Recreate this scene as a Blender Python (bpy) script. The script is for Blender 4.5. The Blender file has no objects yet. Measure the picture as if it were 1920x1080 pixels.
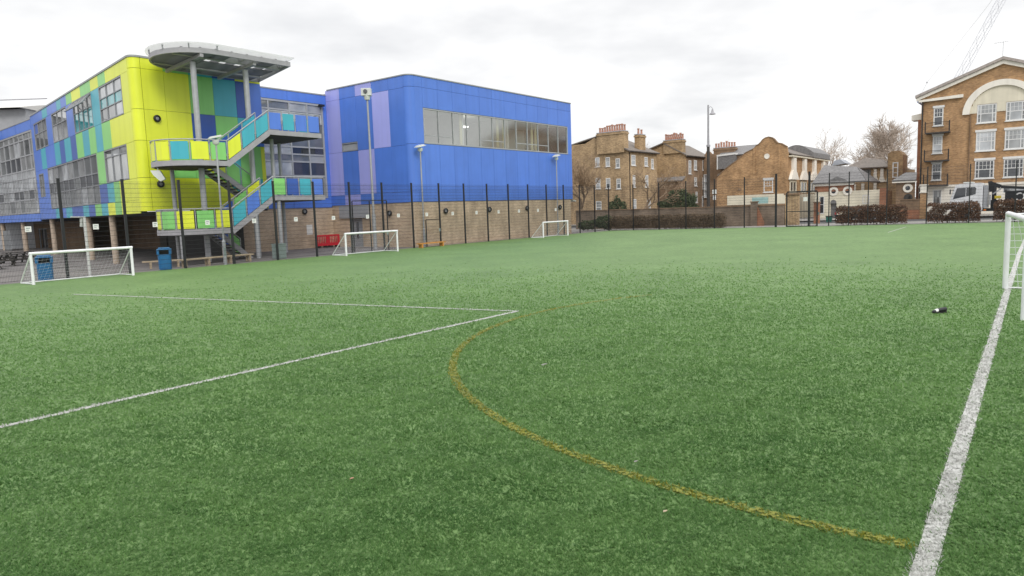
import bpy, bmesh, math, random
import numpy as np
from mathutils import Vector, Matrix
random.seed(7)
rng = np.random.default_rng(7)
S = bpy.context.scene
COL = S.collection

# ------------------------------------------------------------------ camera
FPX, PITCH, ROLL, HCAM = 1312.3, 0.1118, -0.03355, 2.22
cam_d = bpy.data.cameras.new("camera")
cam = bpy.data.objects.new("camera", cam_d); COL.objects.link(cam)
cam_d.sensor_width = 36.0
cam_d.lens = 36.0 * FPX / 1920.0
cam_d.clip_start = 0.1; cam_d.clip_end = 4000
_f = Vector((0, math.cos(PITCH), -math.sin(PITCH)))
_x0 = Vector((1, 0, 0)); _u0 = Vector((0, math.sin(PITCH), math.cos(PITCH)))
_c, _s = math.cos(ROLL), math.sin(ROLL)
_x = _x0 * _c + _u0 * _s; _u = -_x0 * _s + _u0 * _c
cam.matrix_world = Matrix(((_x.x, _u.x, -_f.x, 0), (_x.y, _u.y, -_f.y, 0), (_x.z, _u.z, -_f.z, HCAM), (0, 0, 0, 1)))
S.camera = cam

# ------------------------------------------------------------------ world, sun, exposure
SUN_EL, SUN_AZ = math.radians(36), math.radians(162)       # azimuth from +Y towards +X
world = bpy.data.worlds.new("World"); S.world = world
world.use_nodes = True
wn, wl = world.node_tree.nodes, world.node_tree.links
wn.clear()
w_out = wn.new("ShaderNodeOutputWorld"); w_bg = wn.new("ShaderNodeBackground")
w_sky = wn.new("ShaderNodeTexSky"); w_sky.sky_type = 'NISHITA'; w_sky.sun_disc = False
w_sky.sun_elevation = SUN_EL; w_sky.sun_rotation = SUN_AZ
w_tc = wn.new("ShaderNodeTexCoord")
w_sep = wn.new("ShaderNodeSeparateXYZ"); wl.new(w_tc.outputs['Generated'], w_sep.inputs[0])
def wmath(op, a, b=None, clamp=False):
    m = wn.new("ShaderNodeMath"); m.operation = op; m.use_clamp = clamp
    for i, v in enumerate((a, b)):
        if v is None: continue
        if hasattr(v, 'default_value') or hasattr(v, 'is_linked'): wl.new(v, m.inputs[i])
        else: m.inputs[i].default_value = v
    return m.outputs[0]
zc = wmath('MAXIMUM', w_sep.outputs[2], 0.0)
den = wmath('ADD', zc, 0.16)
w_div = wn.new("ShaderNodeCombineXYZ")
wl.new(wmath('DIVIDE', w_sep.outputs[0], den), w_div.inputs[0])
wl.new(wmath('DIVIDE', w_sep.outputs[1], den), w_div.inputs[1])
w_noise = wn.new("ShaderNodeTexNoise"); w_noise.inputs['Scale'].default_value = 0.9
w_noise.inputs['Detail'].default_value = 5; w_noise.inputs['Roughness'].default_value = 0.55
wl.new(w_div.outputs[0], w_noise.inputs['Vector'])
w_ramp = wn.new("ShaderNodeValToRGB")
w_ramp.color_ramp.elements[0].position = 0.31; w_ramp.color_ramp.elements[0].color = (0.68, 0.685, 0.70, 1)
w_ramp.color_ramp.elements[1].position = 0.55; w_ramp.color_ramp.elements[1].color = (0.95, 0.945, 0.94, 1)
_e = w_ramp.color_ramp.elements.new(0.43); _e.color = (0.81, 0.81, 0.815, 1)
wl.new(w_noise.outputs[0], w_ramp.inputs[0])
# an overcast sky is brighter towards the zenith
zen = wmath('ADD', wmath('SUBTRACT', wmath('MULTIPLY', wmath('MULTIPLY', zc, zc), 2.0), wmath('MULTIPLY', zc, 0.80)), 1.06)
w_mul = wn.new("ShaderNodeMix"); w_mul.data_type = 'RGBA'; w_mul.blend_type = 'MULTIPLY'; w_mul.inputs[0].default_value = 1.0
wl.new(w_ramp.outputs[0], w_mul.inputs[6])
w_cz = wn.new("ShaderNodeCombineColor")
for i in range(3): wl.new(zen, w_cz.inputs[i])
wl.new(w_cz.outputs[0], w_mul.inputs[7])
w_skm = wn.new("ShaderNodeMix"); w_skm.data_type = 'RGBA'; w_skm.blend_type = 'MULTIPLY'; w_skm.inputs[0].default_value = 1.0
wl.new(w_sky.outputs[0], w_skm.inputs[6]); w_skm.inputs[7].default_value = (0.1, 0.1, 0.1, 1)
w_mix = wn.new("ShaderNodeMix"); w_mix.data_type = 'RGBA'; w_mix.inputs[0].default_value = 0.95
wl.new(w_skm.outputs[2], w_mix.inputs[6]); wl.new(w_mul.outputs[2], w_mix.inputs[7])
wl.new(w_mix.outputs[2], w_bg.inputs['Color']); w_bg.inputs['Strength'].default_value = 1.0
wl.new(w_bg.outputs[0], w_out.inputs['Surface'])
sun_d = bpy.data.lights.new("sun", 'SUN'); sun_d.energy = 1.2; sun_d.angle = math.radians(18); sun_d.color = (1.0, 0.965, 0.91)
sun = bpy.data.objects.new("sun", sun_d); COL.objects.link(sun)
_sd = Vector((math.sin(SUN_AZ) * math.cos(SUN_EL), math.cos(SUN_AZ) * math.cos(SUN_EL), math.sin(SUN_EL)))
sun.rotation_euler = (-_sd).to_track_quat('-Z', 'Y').to_euler(); sun.location = (0, 0, 60)
S.view_settings.view_transform = 'Standard'; S.view_settings.look = 'None'
S.view_settings.exposure = 0.26; S.view_settings.gamma = 1.0
S.cycles.max_bounces = 6; S.cycles.transparent_max_bounces = 12

# ------------------------------------------------------------------ pitch frame: a along the side fence, b away from the pitch
FO = np.array([-18.177175, 28.6454]); TH = np.array([0.61088595, 0.79171861]); NB = np.array([-0.79171861, 0.61088595])
def ab(a, b, z=0.0):
    p = FO + TH * a + NB * b
    return Vector((p[0], p[1], z))
def abdir(da, db):
    p = TH * da + NB * db
    return Vector((p[0], p[1], 0))
ROT_A = math.atan2(TH[1], TH[0])            # rotation that turns local x into the a axis
def sst(x, x0, x1):
    t = min(1, max(0, (x - x0) / (x1 - x0))); return t * t * (3 - 2 * t)
def gz(a, b):                               # the turf rises a little towards the far right
    return 0.30 * sst(a, 16, 44) * min(1.15, max(0, -b / 28))
def pgz(a, b):                              # playground falls away to the left
    return -0.02 - 0.35 * sst(b, 1, 8) * (1 - sst(a, 7, 13))

# ------------------------------------------------------------------ materials
def new_mat(name):
    m = bpy.data.materials.new(name); m.use_nodes = True
    nt = m.node_tree; nt.nodes.clear()
    out = nt.nodes.new("ShaderNodeOutputMaterial"); p = nt.nodes.new("ShaderNodeBsdfPrincipled")
    nt.links.new(p.outputs[0], out.inputs[0])
    return m, nt, p, out
def mat(name, col, rough=0.6, var=0.10, scale=2.0, bump=0.0, bscale=30.0, metal=0.0, spec=0.5, stain=0.0):
    m, nt, p, out = new_mat(name); N, L = nt.nodes, nt.links
    p.inputs['Roughness'].default_value = rough; p.inputs['Metallic'].default_value = metal
    p.inputs['Specular IOR Level'].default_value = spec
    geo = N.new("ShaderNodeNewGeometry")
    nz = N.new("ShaderNodeTexNoise"); nz.inputs['Scale'].default_value = scale; nz.inputs['Detail'].default_value = 6
    L.new(geo.outputs['Position'], nz.inputs['Vector'])
    mr = N.new("ShaderNodeMapRange"); mr.inputs[1].default_value = 0.3; mr.inputs[2].default_value = 0.7
    mr.inputs[3].default_value = 1 - var; mr.inputs[4].default_value = 1 + var
    L.new(nz.outputs[0], mr.inputs[0])
    fac = mr.outputs[0]
    if stain > 0:
        ri = N.new("ShaderNodeMapRange"); ri.inputs[3].default_value = 0.955; ri.inputs[4].default_value = 1.045; L.new(geo.outputs['Random Per Island'], ri.inputs[0])
        mi_ = N.new("ShaderNodeMath"); mi_.operation = 'MULTIPLY'; L.new(fac, mi_.inputs[0]); L.new(ri.outputs[0], mi_.inputs[1]); fac = mi_.outputs[0]
    if stain > 0:                           # rain streaks: noise stretched in z
        mp = N.new("ShaderNodeMapping"); mp.inputs['Scale'].default_value = (3.0, 3.0, 0.12)
        L.new(geo.outputs['Position'], mp.inputs[0])
        n2 = N.new("ShaderNodeTexNoise"); n2.inputs['Scale'].default_value = 1.0; n2.inputs['Detail'].default_value = 4
        L.new(mp.outputs[0], n2.inputs['Vector'])
        m2 = N.new("ShaderNodeMapRange"); m2.inputs[1].default_value = 0.45; m2.inputs[2].default_value = 0.75
        m2.inputs[3].default_value = 1; m2.inputs[4].default_value = 1 - stain
        L.new(n2.outputs[0], m2.inputs[0])
        mm = N.new("ShaderNodeMath"); mm.operation = 'MULTIPLY'; L.new(fac, mm.inputs[0]); L.new(m2.outputs[0], mm.inputs[1]); fac = mm.outputs[0]
    vm = N.new("ShaderNodeVectorMath"); vm.operation = 'SCALE'; vm.inputs[0].default_value = col[:3]
    L.new(fac, vm.inputs['Scale']); L.new(vm.outputs[0], p.inputs['Base Color'])
    if bump > 0:
        nb = N.new("ShaderNodeTexNoise"); nb.inputs['Scale'].default_value = bscale; nb.inputs['Detail'].default_value = 4
        L.new(geo.outputs['Position'], nb.inputs['Vector'])
        bp = N.new("ShaderNodeBump"); bp.inputs['Strength'].default_value = bump; bp.inputs['Distance'].default_value = 0.02
        L.new(nb.outputs[0], bp.inputs['Height']); L.new(bp.outputs[0], p.inputs['Normal'])
    return m
def brick(name, c1, c2, mortar, bw=0.225, bh=0.075, msz=0.010, patch=0.18, course=0.0):
    m, nt, p, out = new_mat(name); N, L = nt.nodes, nt.links
    p.inputs['Roughness'].default_value = 0.85; p.inputs['Specular IOR Level'].default_value = 0.25
    geo = N.new("ShaderNodeNewGeometry")
    sp = N.new("ShaderNodeSeparateXYZ"); L.new(geo.outputs['Position'], sp.inputs[0])
    sn = N.new("ShaderNodeSeparateXYZ"); L.new(geo.outputs['True Normal'], sn.inputs[0])
    def mt(op, a, b):
        k = N.new("ShaderNodeMath"); k.operation = op
        L.new(a, k.inputs[0]); L.new(b, k.inputs[1]); return k.outputs[0]
    u = mt('SUBTRACT', mt('MULTIPLY', sp.outputs[1], sn.outputs[0]), mt('MULTIPLY', sp.outputs[0], sn.outputs[1]))
    cb = N.new("ShaderNodeCombineXYZ"); L.new(u, cb.inputs[0]); L.new(sp.outputs[2], cb.inputs[1])
    bt = N.new("ShaderNodeTexBrick"); L.new(cb.outputs[0], bt.inputs['Vector'])
    bt.inputs['Scale'].default_value = 1.0; bt.inputs['Brick Width'].default_value = bw; bt.inputs['Row Height'].default_value = bh
    bt.inputs['Mortar Size'].default_value = msz; bt.inputs['Mortar Smooth'].default_value = 0.3; bt.inputs['Bias'].default_value = 0.0
    bt.inputs['Color1'].default_value = (*c1, 1); bt.inputs['Color2'].default_value = (*c2, 1); bt.inputs['Mortar'].default_value = (*mortar, 1)
    nz = N.new("ShaderNodeTexNoise"); nz.inputs['Scale'].default_value = 0.55; nz.inputs['Detail'].default_value = 7; nz.inputs['Roughness'].default_value = 0.65
    L.new(geo.outputs['Position'], nz.inputs['Vector'])
    mr = N.new("ShaderNodeMapRange"); mr.inputs[1].default_value = 0.3; mr.inputs[2].default_value = 0.7
    mr.inputs[3].default_value = 1 - patch; mr.inputs[4].default_value = 1 + patch; L.new(nz.outputs[0], mr.inputs[0])
    mp = N.new("ShaderNodeMapping"); mp.inputs['Scale'].default_value = (1.0, 1.0, 0.25); L.new(geo.outputs['Position'], mp.inputs[0])
    n2 = N.new("ShaderNodeTexNoise"); n2.inputs['Scale'].default_value = 1.1; n2.inputs['Detail'].default_value = 5; L.new(mp.outputs[0], n2.inputs['Vector'])
    m2 = N.new("ShaderNodeMapRange"); m2.inputs[1].default_value = 0.48; m2.inputs[2].default_value = 0.72; m2.inputs[3].default_value = 1.05; m2.inputs[4].default_value = 0.74; L.new(n2.outputs[0], m2.inputs[0])
    mm = N.new("ShaderNodeMath"); mm.operation = 'MULTIPLY'; L.new(mr.outputs[0], mm.inputs[0]); L.new(m2.outputs[0], mm.inputs[1])
    vm = N.new("ShaderNodeVectorMath"); vm.operation = 'SCALE'; L.new(bt.outputs['Color'], vm.inputs[0]); L.new(mm.outputs[0], vm.inputs['Scale'])
    L.new(vm.outputs[0], p.inputs['Base Color'])
    bp = N.new("ShaderNodeBump"); bp.inputs['Strength'].default_value = 0.35; bp.inputs['Distance'].default_value = 0.01; bp.invert = True
    L.new(bt.outputs['Fac'], bp.inputs['Height']); L.new(bp.outputs[0], p.inputs['Normal'])
    return m
def glass(name, tint, rough=0.03, ior=1.9):
    m, nt, p, out = new_mat(name)
    N, L = nt.nodes, nt.links
    geo = N.new("ShaderNodeNewGeometry"); nz = N.new("ShaderNodeTexNoise"); nz.inputs['Scale'].default_value = 0.8; nz.inputs['Detail'].default_value = 3
    L.new(geo.outputs['Position'], nz.inputs['Vector'])
    mr = N.new("ShaderNodeMapRange"); mr.inputs[1].default_value = 0.35; mr.inputs[2].default_value = 0.65; mr.inputs[3].default_value = 0.7; mr.inputs[4].default_value = 1.3
    L.new(nz.outputs[0], mr.inputs[0])
    vm = N.new("ShaderNodeVectorMath"); vm.operation = 'SCALE'; vm.inputs[0].default_value = tint; L.new(mr.outputs[0], vm.inputs['Scale'])
    L.new(vm.outputs[0], p.inputs['Base Color'])
    p.inputs['Roughness'].default_value = rough; p.inputs['IOR'].default_value = ior
    return m
def clear_glass(name, tint, gl=0.3, op=0.2):
    m, nt, p, out = new_mat(name); N, L = nt.nodes, nt.links
    p.inputs['Base Color'].default_value = (*tint, 1); p.inputs['Roughness'].default_value = 0.10; p.inputs['Metallic'].default_value = 1.0
    tr = N.new("ShaderNodeBsdfTransparent"); tr.inputs[0].default_value = (0.86, 0.9, 0.88, 1)
    mx = N.new("ShaderNodeMixShader"); mx.inputs[0].default_value = gl + op
    L.new(tr.outputs[0], mx.inputs[1]); L.new(p.outputs[0], mx.inputs[2]); L.new(mx.outputs[0], out.inputs[0])
    return m
def leafmat(name, c1, c2, rough=0.7, upn=0.0):
    m, nt, p, out = new_mat(name); N, L = nt.nodes, nt.links
    at = N.new("ShaderNodeAttribute"); at.attribute_name = "tone"
    mx = N.new("ShaderNodeMix"); mx.data_type = 'RGBA'; mx.inputs[6].default_value = (*c1, 1); mx.inputs[7].default_value = (*c2, 1)
    L.new(at.outputs['Fac'], mx.inputs[0]); L.new(mx.outputs[2], p.inputs['Base Color'])
    p.inputs['Roughness'].default_value = rough; p.inputs['Specular IOR Level'].default_value = 0.18
    if upn:                                 # thin fibres let light through
        t = N.new("ShaderNodeBsdfTranslucent"); L.new(mx.outputs[2], t.inputs[0]); ms = N.new("ShaderNodeMixShader"); ms.inputs[0].default_value = upn
        L.new(p.outputs[0], ms.inputs[1]); L.new(t.outputs[0], ms.inputs[2]); L.new(ms.outputs[0], out.inputs[0])
    return m

M = {}
M['yellow'] = mat('lime_yellow_panel', (0.72, 0.79, 0.045), 0.38, 0.035, 0.9, stain=0.08)
M['green'] = mat('light_green_panel', (0.23, 0.60, 0.17), 0.38, 0.035, 0.9, stain=0.09)
M['teal'] = mat('teal_panel', (0.055, 0.40, 0.50), 0.38, 0.035, 0.9, stain=0.09)
M['blue'] = mat('royal_blue_panel', (0.085, 0.20, 0.66), 0.36, 0.045, 0.9, stain=0.10)
M['navy'] = mat('navy_panel', (0.035, 0.10, 0.40), 0.38, 0.035, 0.9, stain=0.09)
M['lilac'] = mat('lilac_panel', (0.37, 0.39, 0.82), 0.38, 0.035, 0.9, stain=0.09)
M['joint'] = mat('dark_joint', (0.06, 0.07, 0.10), 0.8)
M['coping'] = mat('grey_coping', (0.30, 0.31, 0.32), 0.5, 0.08)
M['steel'] = mat('galvanised_steel', (0.36, 0.37, 0.39), 0.45, 0.10, 4, metal=0.25)
M['steelwarm'] = mat('grey_paint', (0.33, 0.325, 0.35), 0.5, 0.10, 3)
M['frame'] = mat('grey_window_frame', (0.25, 0.26, 0.28), 0.45, 0.06)
M['greypanel'] = mat('grey_spandrel_panel', (0.34, 0.35, 0.37), 0.4, 0.08)
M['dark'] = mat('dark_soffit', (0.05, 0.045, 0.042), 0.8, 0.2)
M['recess'] = mat('near_black_recess_wall', (0.022, 0.021, 0.022), 0.7, 0.2)  # near-black colour darkens the undercroft recess walls
M['colpaint'] = mat('buff_column_paint', (0.46, 0.37, 0.29), 0.7, 0.12, 2.0, stain=0.15)
M['black'] = mat('black_paint', (0.012, 0.013, 0.016), 0.45, 0.15)
M['white'] = mat('white_paint', (0.70, 0.70, 0.69), 0.4, 0.05, 4)
M['whitegoal'] = mat('white_powder_coat', (0.74, 0.75, 0.77), 0.35, 0.07, 5, stain=0.12)
M['net'] = mat('white_net_cord', (0.62, 0.63, 0.66), 0.8, 0.1)
M['sbrick'] = brick('buff_school_brick', (0.58, 0.43, 0.30), (0.43, 0.315, 0.215), (0.50, 0.44, 0.36))
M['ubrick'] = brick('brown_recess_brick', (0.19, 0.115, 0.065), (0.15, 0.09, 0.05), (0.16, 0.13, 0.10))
M['lbrick'] = brick('yellow_stock_brick', (0.50, 0.33, 0.165), (0.27, 0.165, 0.08), (0.40, 0.33, 0.24), patch=0.22)
M['gbrick'] = brick('warm_gable_brick', (0.48, 0.28, 0.13), (0.27, 0.145, 0.065), (0.40, 0.31, 0.21), patch=0.25)
M['obrick'] = brick('old_brown_brick', (0.46, 0.32, 0.18), (0.25, 0.165, 0.09), (0.36, 0.29, 0.20), patch=0.32)
M['dbrick'] = brick('dark_brown_brick', (0.27, 0.17, 0.10), (0.20, 0.125, 0.075), (0.25, 0.20, 0.15), patch=0.3)
M['rbrick'] = brick('red_brick', (0.36, 0.14, 0.07), (0.28, 0.10, 0.05), (0.3, 0.24, 0.18), patch=0.3)
M['wbrick'] = brick('weathered_wall_brick', (0.24, 0.18, 0.13), (0.175, 0.13, 0.095), (0.22, 0.19, 0.16), patch=0.4)
M['abrick'] = brick('orange_stock_brick', (0.49, 0.285, 0.135), (0.28, 0.15, 0.07), (0.40, 0.31, 0.21), patch=0.22)
M['cream'] = mat('cream_render', (0.70, 0.65, 0.52), 0.75, 0.06, 1.2, stain=0.10)
M['whiterender'] = mat('white_render', (0.80, 0.76, 0.68), 0.7, 0.05, 1.2, stain=0.10)
M['slate'] = mat('grey_slate', (0.17, 0.165, 0.165), 0.6, 0.25, 5, bump=0.4, bscale=14)
M['tile'] = mat('brown_roof_tile', (0.165, 0.14, 0.12), 0.7, 0.25, 4, bump=0.4, bscale=14)
M['pinkslate'] = mat('pale_weathered_slate', (0.36, 0.315, 0.29), 0.65, 0.2, 4)
M['lead'] = mat('grey_lead', (0.36, 0.38, 0.42), 0.5, 0.1)
M['pot'] = mat('terracotta_pot', (0.40, 0.21, 0.15), 0.8, 0.2, 4)
M['dglass'] = glass('dark_window_glass', (0.035, 0.04, 0.05))
M['gglass'] = glass('grey_window_glass', (0.25, 0.26, 0.265), ior=2.0)
M['mglass'] = glass('dim_window_glass', (0.13, 0.14, 0.145), ior=2.0)
M['lglass'] = glass('pale_blind_glass', (0.42, 0.44, 0.46))
M['tglass'] = glass('teal_tinted_glass', (0.06, 0.33, 0.36))
M['cglass'] = clear_glass('coated_ribbon_glass', (0.80, 0.81, 0.80), 0.36, 0.06)
M['tarmac'] = mat('playground_tarmac', (0.17, 0.155, 0.152), 0.85, 0.22, 0.7, bump=0.3, bscale=60)
M['road'] = mat('road_asphalt', (0.06, 0.06, 0.062), 0.85, 0.2, 0.8, bump=0.3, bscale=60)
M['paving'] = mat('grey_paving', (0.25, 0.24, 0.225), 0.8, 0.18, 1.2, bump=0.2, bscale=20)
M['earth'] = mat('town_ground', (0.11, 0.105, 0.095), 0.9, 0.3, 0.1)
M['wood'] = mat('weathered_timber', (0.40, 0.32, 0.22), 0.75, 0.18, 6)
M['orangewood'] = mat('orange_timber', (0.50, 0.23, 0.05), 0.6, 0.18, 6)
M['darkwood'] = mat('dark_timber', (0.045, 0.04, 0.035), 0.75, 0.25, 6)
M['bin'] = mat('blue_plastic', (0.015, 0.15, 0.36), 0.4, 0.08, 5)
M['red'] = mat('red_plastic', (0.55, 0.012, 0.03), 0.4, 0.08, 5)
M['cab'] = mat('grey_green_cabinet', (0.21, 0.26, 0.255), 0.5, 0.1, 4)
M['lampwhite'] = mat('pale_lamp_housing', (0.60, 0.62, 0.60), 0.35, 0.08)
M['amber'] = mat('orange_lens', (0.8, 0.22, 0.02), 0.3)
M['tyre'] = mat('black_rubber', (0.02, 0.02, 0.02), 0.8)
M['bark'] = mat('grey_brown_bark', (0.19, 0.145, 0.11), 0.9, 0.3, 3)
M['twigbark'] = mat('brown_twig_bark', (0.30, 0.215, 0.14), 0.9, 0.3, 3)
M['palebark'] = mat('pale_bark', (0.43, 0.365, 0.31), 0.9, 0.3, 3)
M['ivy'] = leafmat('dark_green_leaf', (0.035, 0.052, 0.025), (0.11, 0.135, 0.065))
M['copper'] = leafmat('copper_hedge_leaf', (0.06, 0.036, 0.025), (0.22, 0.122, 0.075))
M['mudhedge'] = leafmat('dull_hedge_leaf', (0.08, 0.062, 0.042), (0.22, 0.155, 0.10))
M['whitewing'] = mat('pale_roof_membrane', (0.62, 0.61, 0.58), 0.6, 0.05)
M['craneW'] = mat('crane_white', (0.55, 0.56, 0.60), 0.5, 0.05)
M['interior'] = mat('classroom_wall', (0.72, 0.72, 0.68), 0.8, 0.06)
M['ycol'] = mat('cream_yellow_blind', (0.62, 0.58, 0.36), 0.7, 0.08)
def lampmat(name, col, st):
    m, nt, p, out = new_mat(name); p.inputs['Base Color'].default_value = (0.9, 0.9, 0.85, 1)
    p.inputs['Emission Color'].default_value = (*col, 1); p.inputs['Emission Strength'].default_value = st; return m
M['tube'] = lampmat('lit_ceiling_tube', (1.0, 0.97, 0.9), 5.0)
def translucent(name):
    m, nt, p, out = new_mat(name); N, L = nt.nodes, nt.links
    p.inputs['Base Color'].default_value = (0.75, 0.76, 0.77, 1); p.inputs['Roughness'].default_value = 0.4
    t = N.new("ShaderNodeBsdfTranslucent"); t.inputs[0].default_value = (0.86, 0.87, 0.86, 1)
    tr = N.new("ShaderNodeBsdfTransparent"); tr.inputs[0].default_value = (0.9, 0.9, 0.9, 1)
    m1 = N.new("ShaderNodeMixShader"); m1.inputs[0].default_value = 0.55; L.new(p.outputs[0], m1.inputs[1]); L.new(t.outputs[0], m1.inputs[2])
    m2 = N.new("ShaderNodeMixShader"); m2.inputs[0].default_value = 0.35; L.new(m1.outputs[0], m2.inputs[1]); L.new(tr.outputs[0], m2.inputs[2])
    L.new(m2.outputs[0], out.inputs[0]); return m
M['polycarb'] = translucent('translucent_roof_sheet')
M['polygrey'] = translucent('grey_translucent_soffit')
M['polygrey'].node_tree.nodes['Principled BSDF'].inputs['Base Color'].default_value = (0.22, 0.23, 0.24, 1)
for _n in M['polygrey'].node_tree.nodes:
    if _n.type == 'BSDF_TRANSLUCENT': _n.inputs[0].default_value = (0.36, 0.37, 0.38, 1)
    if _n.type == 'BSDF_TRANSPARENT': _n.inputs[0].default_value = (0.45, 0.46, 0.47, 1)

# ------------------------------------------------------------------ mesh helpers
def world_loc(o):
    v = Vector((0, 0, 0))
    while o is not None:
        v += Vector(o.location); o = o.parent
    return v
class MB:
    def __init__(s): s.v = []; s.f = []; s.m = []; s.mats = []
    def mi(s, m):
        if isinstance(m, str): m = M[m]
        if m not in s.mats: s.mats.append(m)
        return s.mats.index(m)
    def poly(s, pts, m):
        k = len(s.v); s.v += [tuple(p) for p in pts]; s.f.append(tuple(range(k, k + len(pts)))); s.m.append(s.mi(m))
    def faces(s, pts, fs, m):
        k = len(s.v); s.v += [tuple(p) for p in pts]; i = s.mi(m)
        for f in fs: s.f.append(tuple(k + j for j in f)); s.m.append(i)
    def box(s, c0, c1, m, T=None):
        x0, y0, z0 = c0; x1, y1, z1 = c1
        p = [(x0, y0, z0), (x1, y0, z0), (x1, y1, z0), (x0, y1, z0), (x0, y0, z1), (x1, y0, z1), (x1, y1, z1), (x0, y1, z1)]
        if T: p = [T(*q) for q in p]
        s.faces(p, [(0, 3, 2, 1), (4, 5, 6, 7), (0, 1, 5, 4), (1, 2, 6, 5), (2, 3, 7, 6), (3, 0, 4, 7)], m)
        return s
    def prism(s, outl, d0, d1, m, T, mcap=None):   # outline in (u,z), extruded in w
        n = len(outl); k = [T(u, d0, z) for u, z in outl] + [T(u, d1, z) for u, z in outl]
        s.faces(k, [tuple(range(n))[::-1], tuple(range(n, 2 * n))], mcap or m)
        s.faces(k, [(i, (i + 1) % n, n + (i + 1) % n, n + i) for i in range(n)], m)
        return s
    def slab(s, outl, z0, z1, m, T):               # outline in plan (x,y)
        n = len(outl); k = [T(x, y, z0) for x, y in outl] + [T(x, y, z1) for x, y in outl]
        s.faces(k, [tuple(range(n))[::-1], tuple(range(n, 2 * n))] + [(i, (i + 1) % n, n + (i + 1) % n, n + i) for i in range(n)], m)
        return s
    def tube(s, p, q, r, m, n=8, r2=None, cap=True):
        p = Vector(p); q = Vector(q); d = q - p
        if d.length < 1e-6: return s
        d.normalize(); a = d.orthogonal().normalized(); b = d.cross(a); r2 = r if r2 is None else r2
        k = []
        for c, rr in ((p, r), (q, r2)):
            for i in range(n):
                t = 2 * math.pi * (i + 0.5) / n; k.append(c + a * (math.cos(t) * rr) + b * (math.sin(t) * rr))
        fs = [(i, (i + 1) % n, n + (i + 1) % n, n + i) for i in range(n)]
        if cap: fs += [tuple(range(n))[::-1], tuple(range(n, 2 * n))]
        s.faces(k, fs, m); return s
    def bar(s, p, q, w, h, m, up=(0, 0, 1)):        # rectangular bar, w sideways, h along up
        p = Vector(p); q = Vector(q); d = (q - p).normalized(); up = Vector(up)
        sd = d.cross(up).normalized() * (w / 2); uu = sd.cross(d).normalized() * (h / 2)
        k = [c + sx * sd + sy * uu for c in (p, q) for sx, sy in ((-1, -1), (1, -1), (1, 1), (-1, 1))]
        s.faces(k, [(0, 1, 5, 4), (1, 2, 6, 5), (2, 3, 7, 6), (3, 0, 4, 7), (3, 2, 1, 0), (4, 5, 6, 7)], m); return s
    def lathe(s, prof, m, c=(0, 0, 0), n=12, T=None):   # profile (r,z)
        k = []
        for r, z in prof:
            for i in range(n):
                t = 2 * math.pi * i / n; q = (c[0] + r * math.cos(t), c[1] + r * math.sin(t), c[2] + z); k.append(T(*q) if T else q)
        fs = []
        for j in range(len(prof) - 1):
            fs += [(j * n + i, j * n + (i + 1) % n, (j + 1) * n + (i + 1) % n, (j + 1) * n + i) for i in range(n)]
        fs += [tuple(range(n))[::-1], tuple(range((len(prof) - 1) * n, len(prof) * n))]
        s.faces(k, fs, m); return s
    def build(s, name, parent=None, label=None, local=False, smooth=False, origin=None, recalc=True, bevel=0):
        off = Vector((0, 0, 0))
        if not local:
            if parent is not None: off = world_loc(parent)
            else:
                if origin is None:
                    A = np.array(s.v); origin = ((A[:, 0].min() + A[:, 0].max()) / 2, (A[:, 1].min() + A[:, 1].max()) / 2, A[:, 2].min())
                off = Vector(origin)
        me = bpy.data.meshes.new(name)
        me.from_pydata([(x - off.x, y - off.y, z - off.z) for x, y, z in s.v], [], s.f)
        for m in s.mats: me.materials.append(m)
        me.polygons.foreach_set('material_index', s.m)
        if recalc:
            bm = bmesh.new(); bm.from_mesh(me); bmesh.ops.recalc_face_normals(bm, faces=bm.faces); bm.to_mesh(me); bm.free()
        if smooth:
            me.polygons.foreach_set('use_smooth', [True] * len(me.polygons))
            me.set_sharp_from_angle(angle=math.radians(40))
        me.update()
        o = bpy.data.objects.new(name, me); COL.objects.link(o)
        if parent is not None: o.parent = parent
        elif not local: o.location = off
        if bevel:
            b = o.modifiers.new('bevel', 'BEVEL'); b.width = bevel; b.segments = 2; b.limit_method = 'ANGLE'
        if label: o['label'] = label
        return o
def tag(o, label, cat, group=None):
    o['label'] = label; o['category'] = cat
    if group: o['group'] = group
    return o
def struct(o):
    o['kind'] = 'structure'; return o
def stuff(o, label, cat):
    o['kind'] = 'stuff'; o['label'] = label; o['category'] = cat; return o
def thing(name, label, cat, loc=(0, 0, 0), rz=0.0, group=None):
    o = bpy.data.objects.new(name, None); COL.objects.link(o); o.empty_display_size = 0.2
    o.location = loc; o.rotation_euler = (0, 0, rz); return tag(o, label, cat, group)
def copy_tree(o, parent=None):
    c = o.copy(); COL.objects.link(c); c.parent = parent
    for ch in list(o.children): copy_tree(ch, c)
    return c
def put(o, loc, rz, label, group=None):
    o.location = loc; o.rotation_euler = (0, 0, rz); o['label'] = label
    if group: o['group'] = group
    return o
def fac(o2, d2, out2):                          # facade frame: u along, w outwards, z up
    o2 = np.array(o2, float); d2 = np.array(d2, float); out2 = np.array(out2, float)
    def T(u, w, z):
        p = o2 + d2 * u + out2 * w; return Vector((p[0], p[1], z))
    return T
def fac_b(b0):  # plane b=b0 facing the pitch; u = a
    return lambda u, w, z: ab(u, b0 - w, z)
def fac_a(a0):  # plane a=a0 facing the camera; u = b
    return lambda u, w, z: ab(a0 - w, u, z)
TAB = lambda a, b, z: ab(a, b, z)
def panels(mb, T, rects, gap=0.015, th=0.05):
    for u0, u1, z0, z1, c in rects:
        g = gap / 2; mb.box((min(u0, u1) + g, 0.0, z0 + g), (max(u0, u1) - g, th, z1 - g), c, T)
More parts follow.
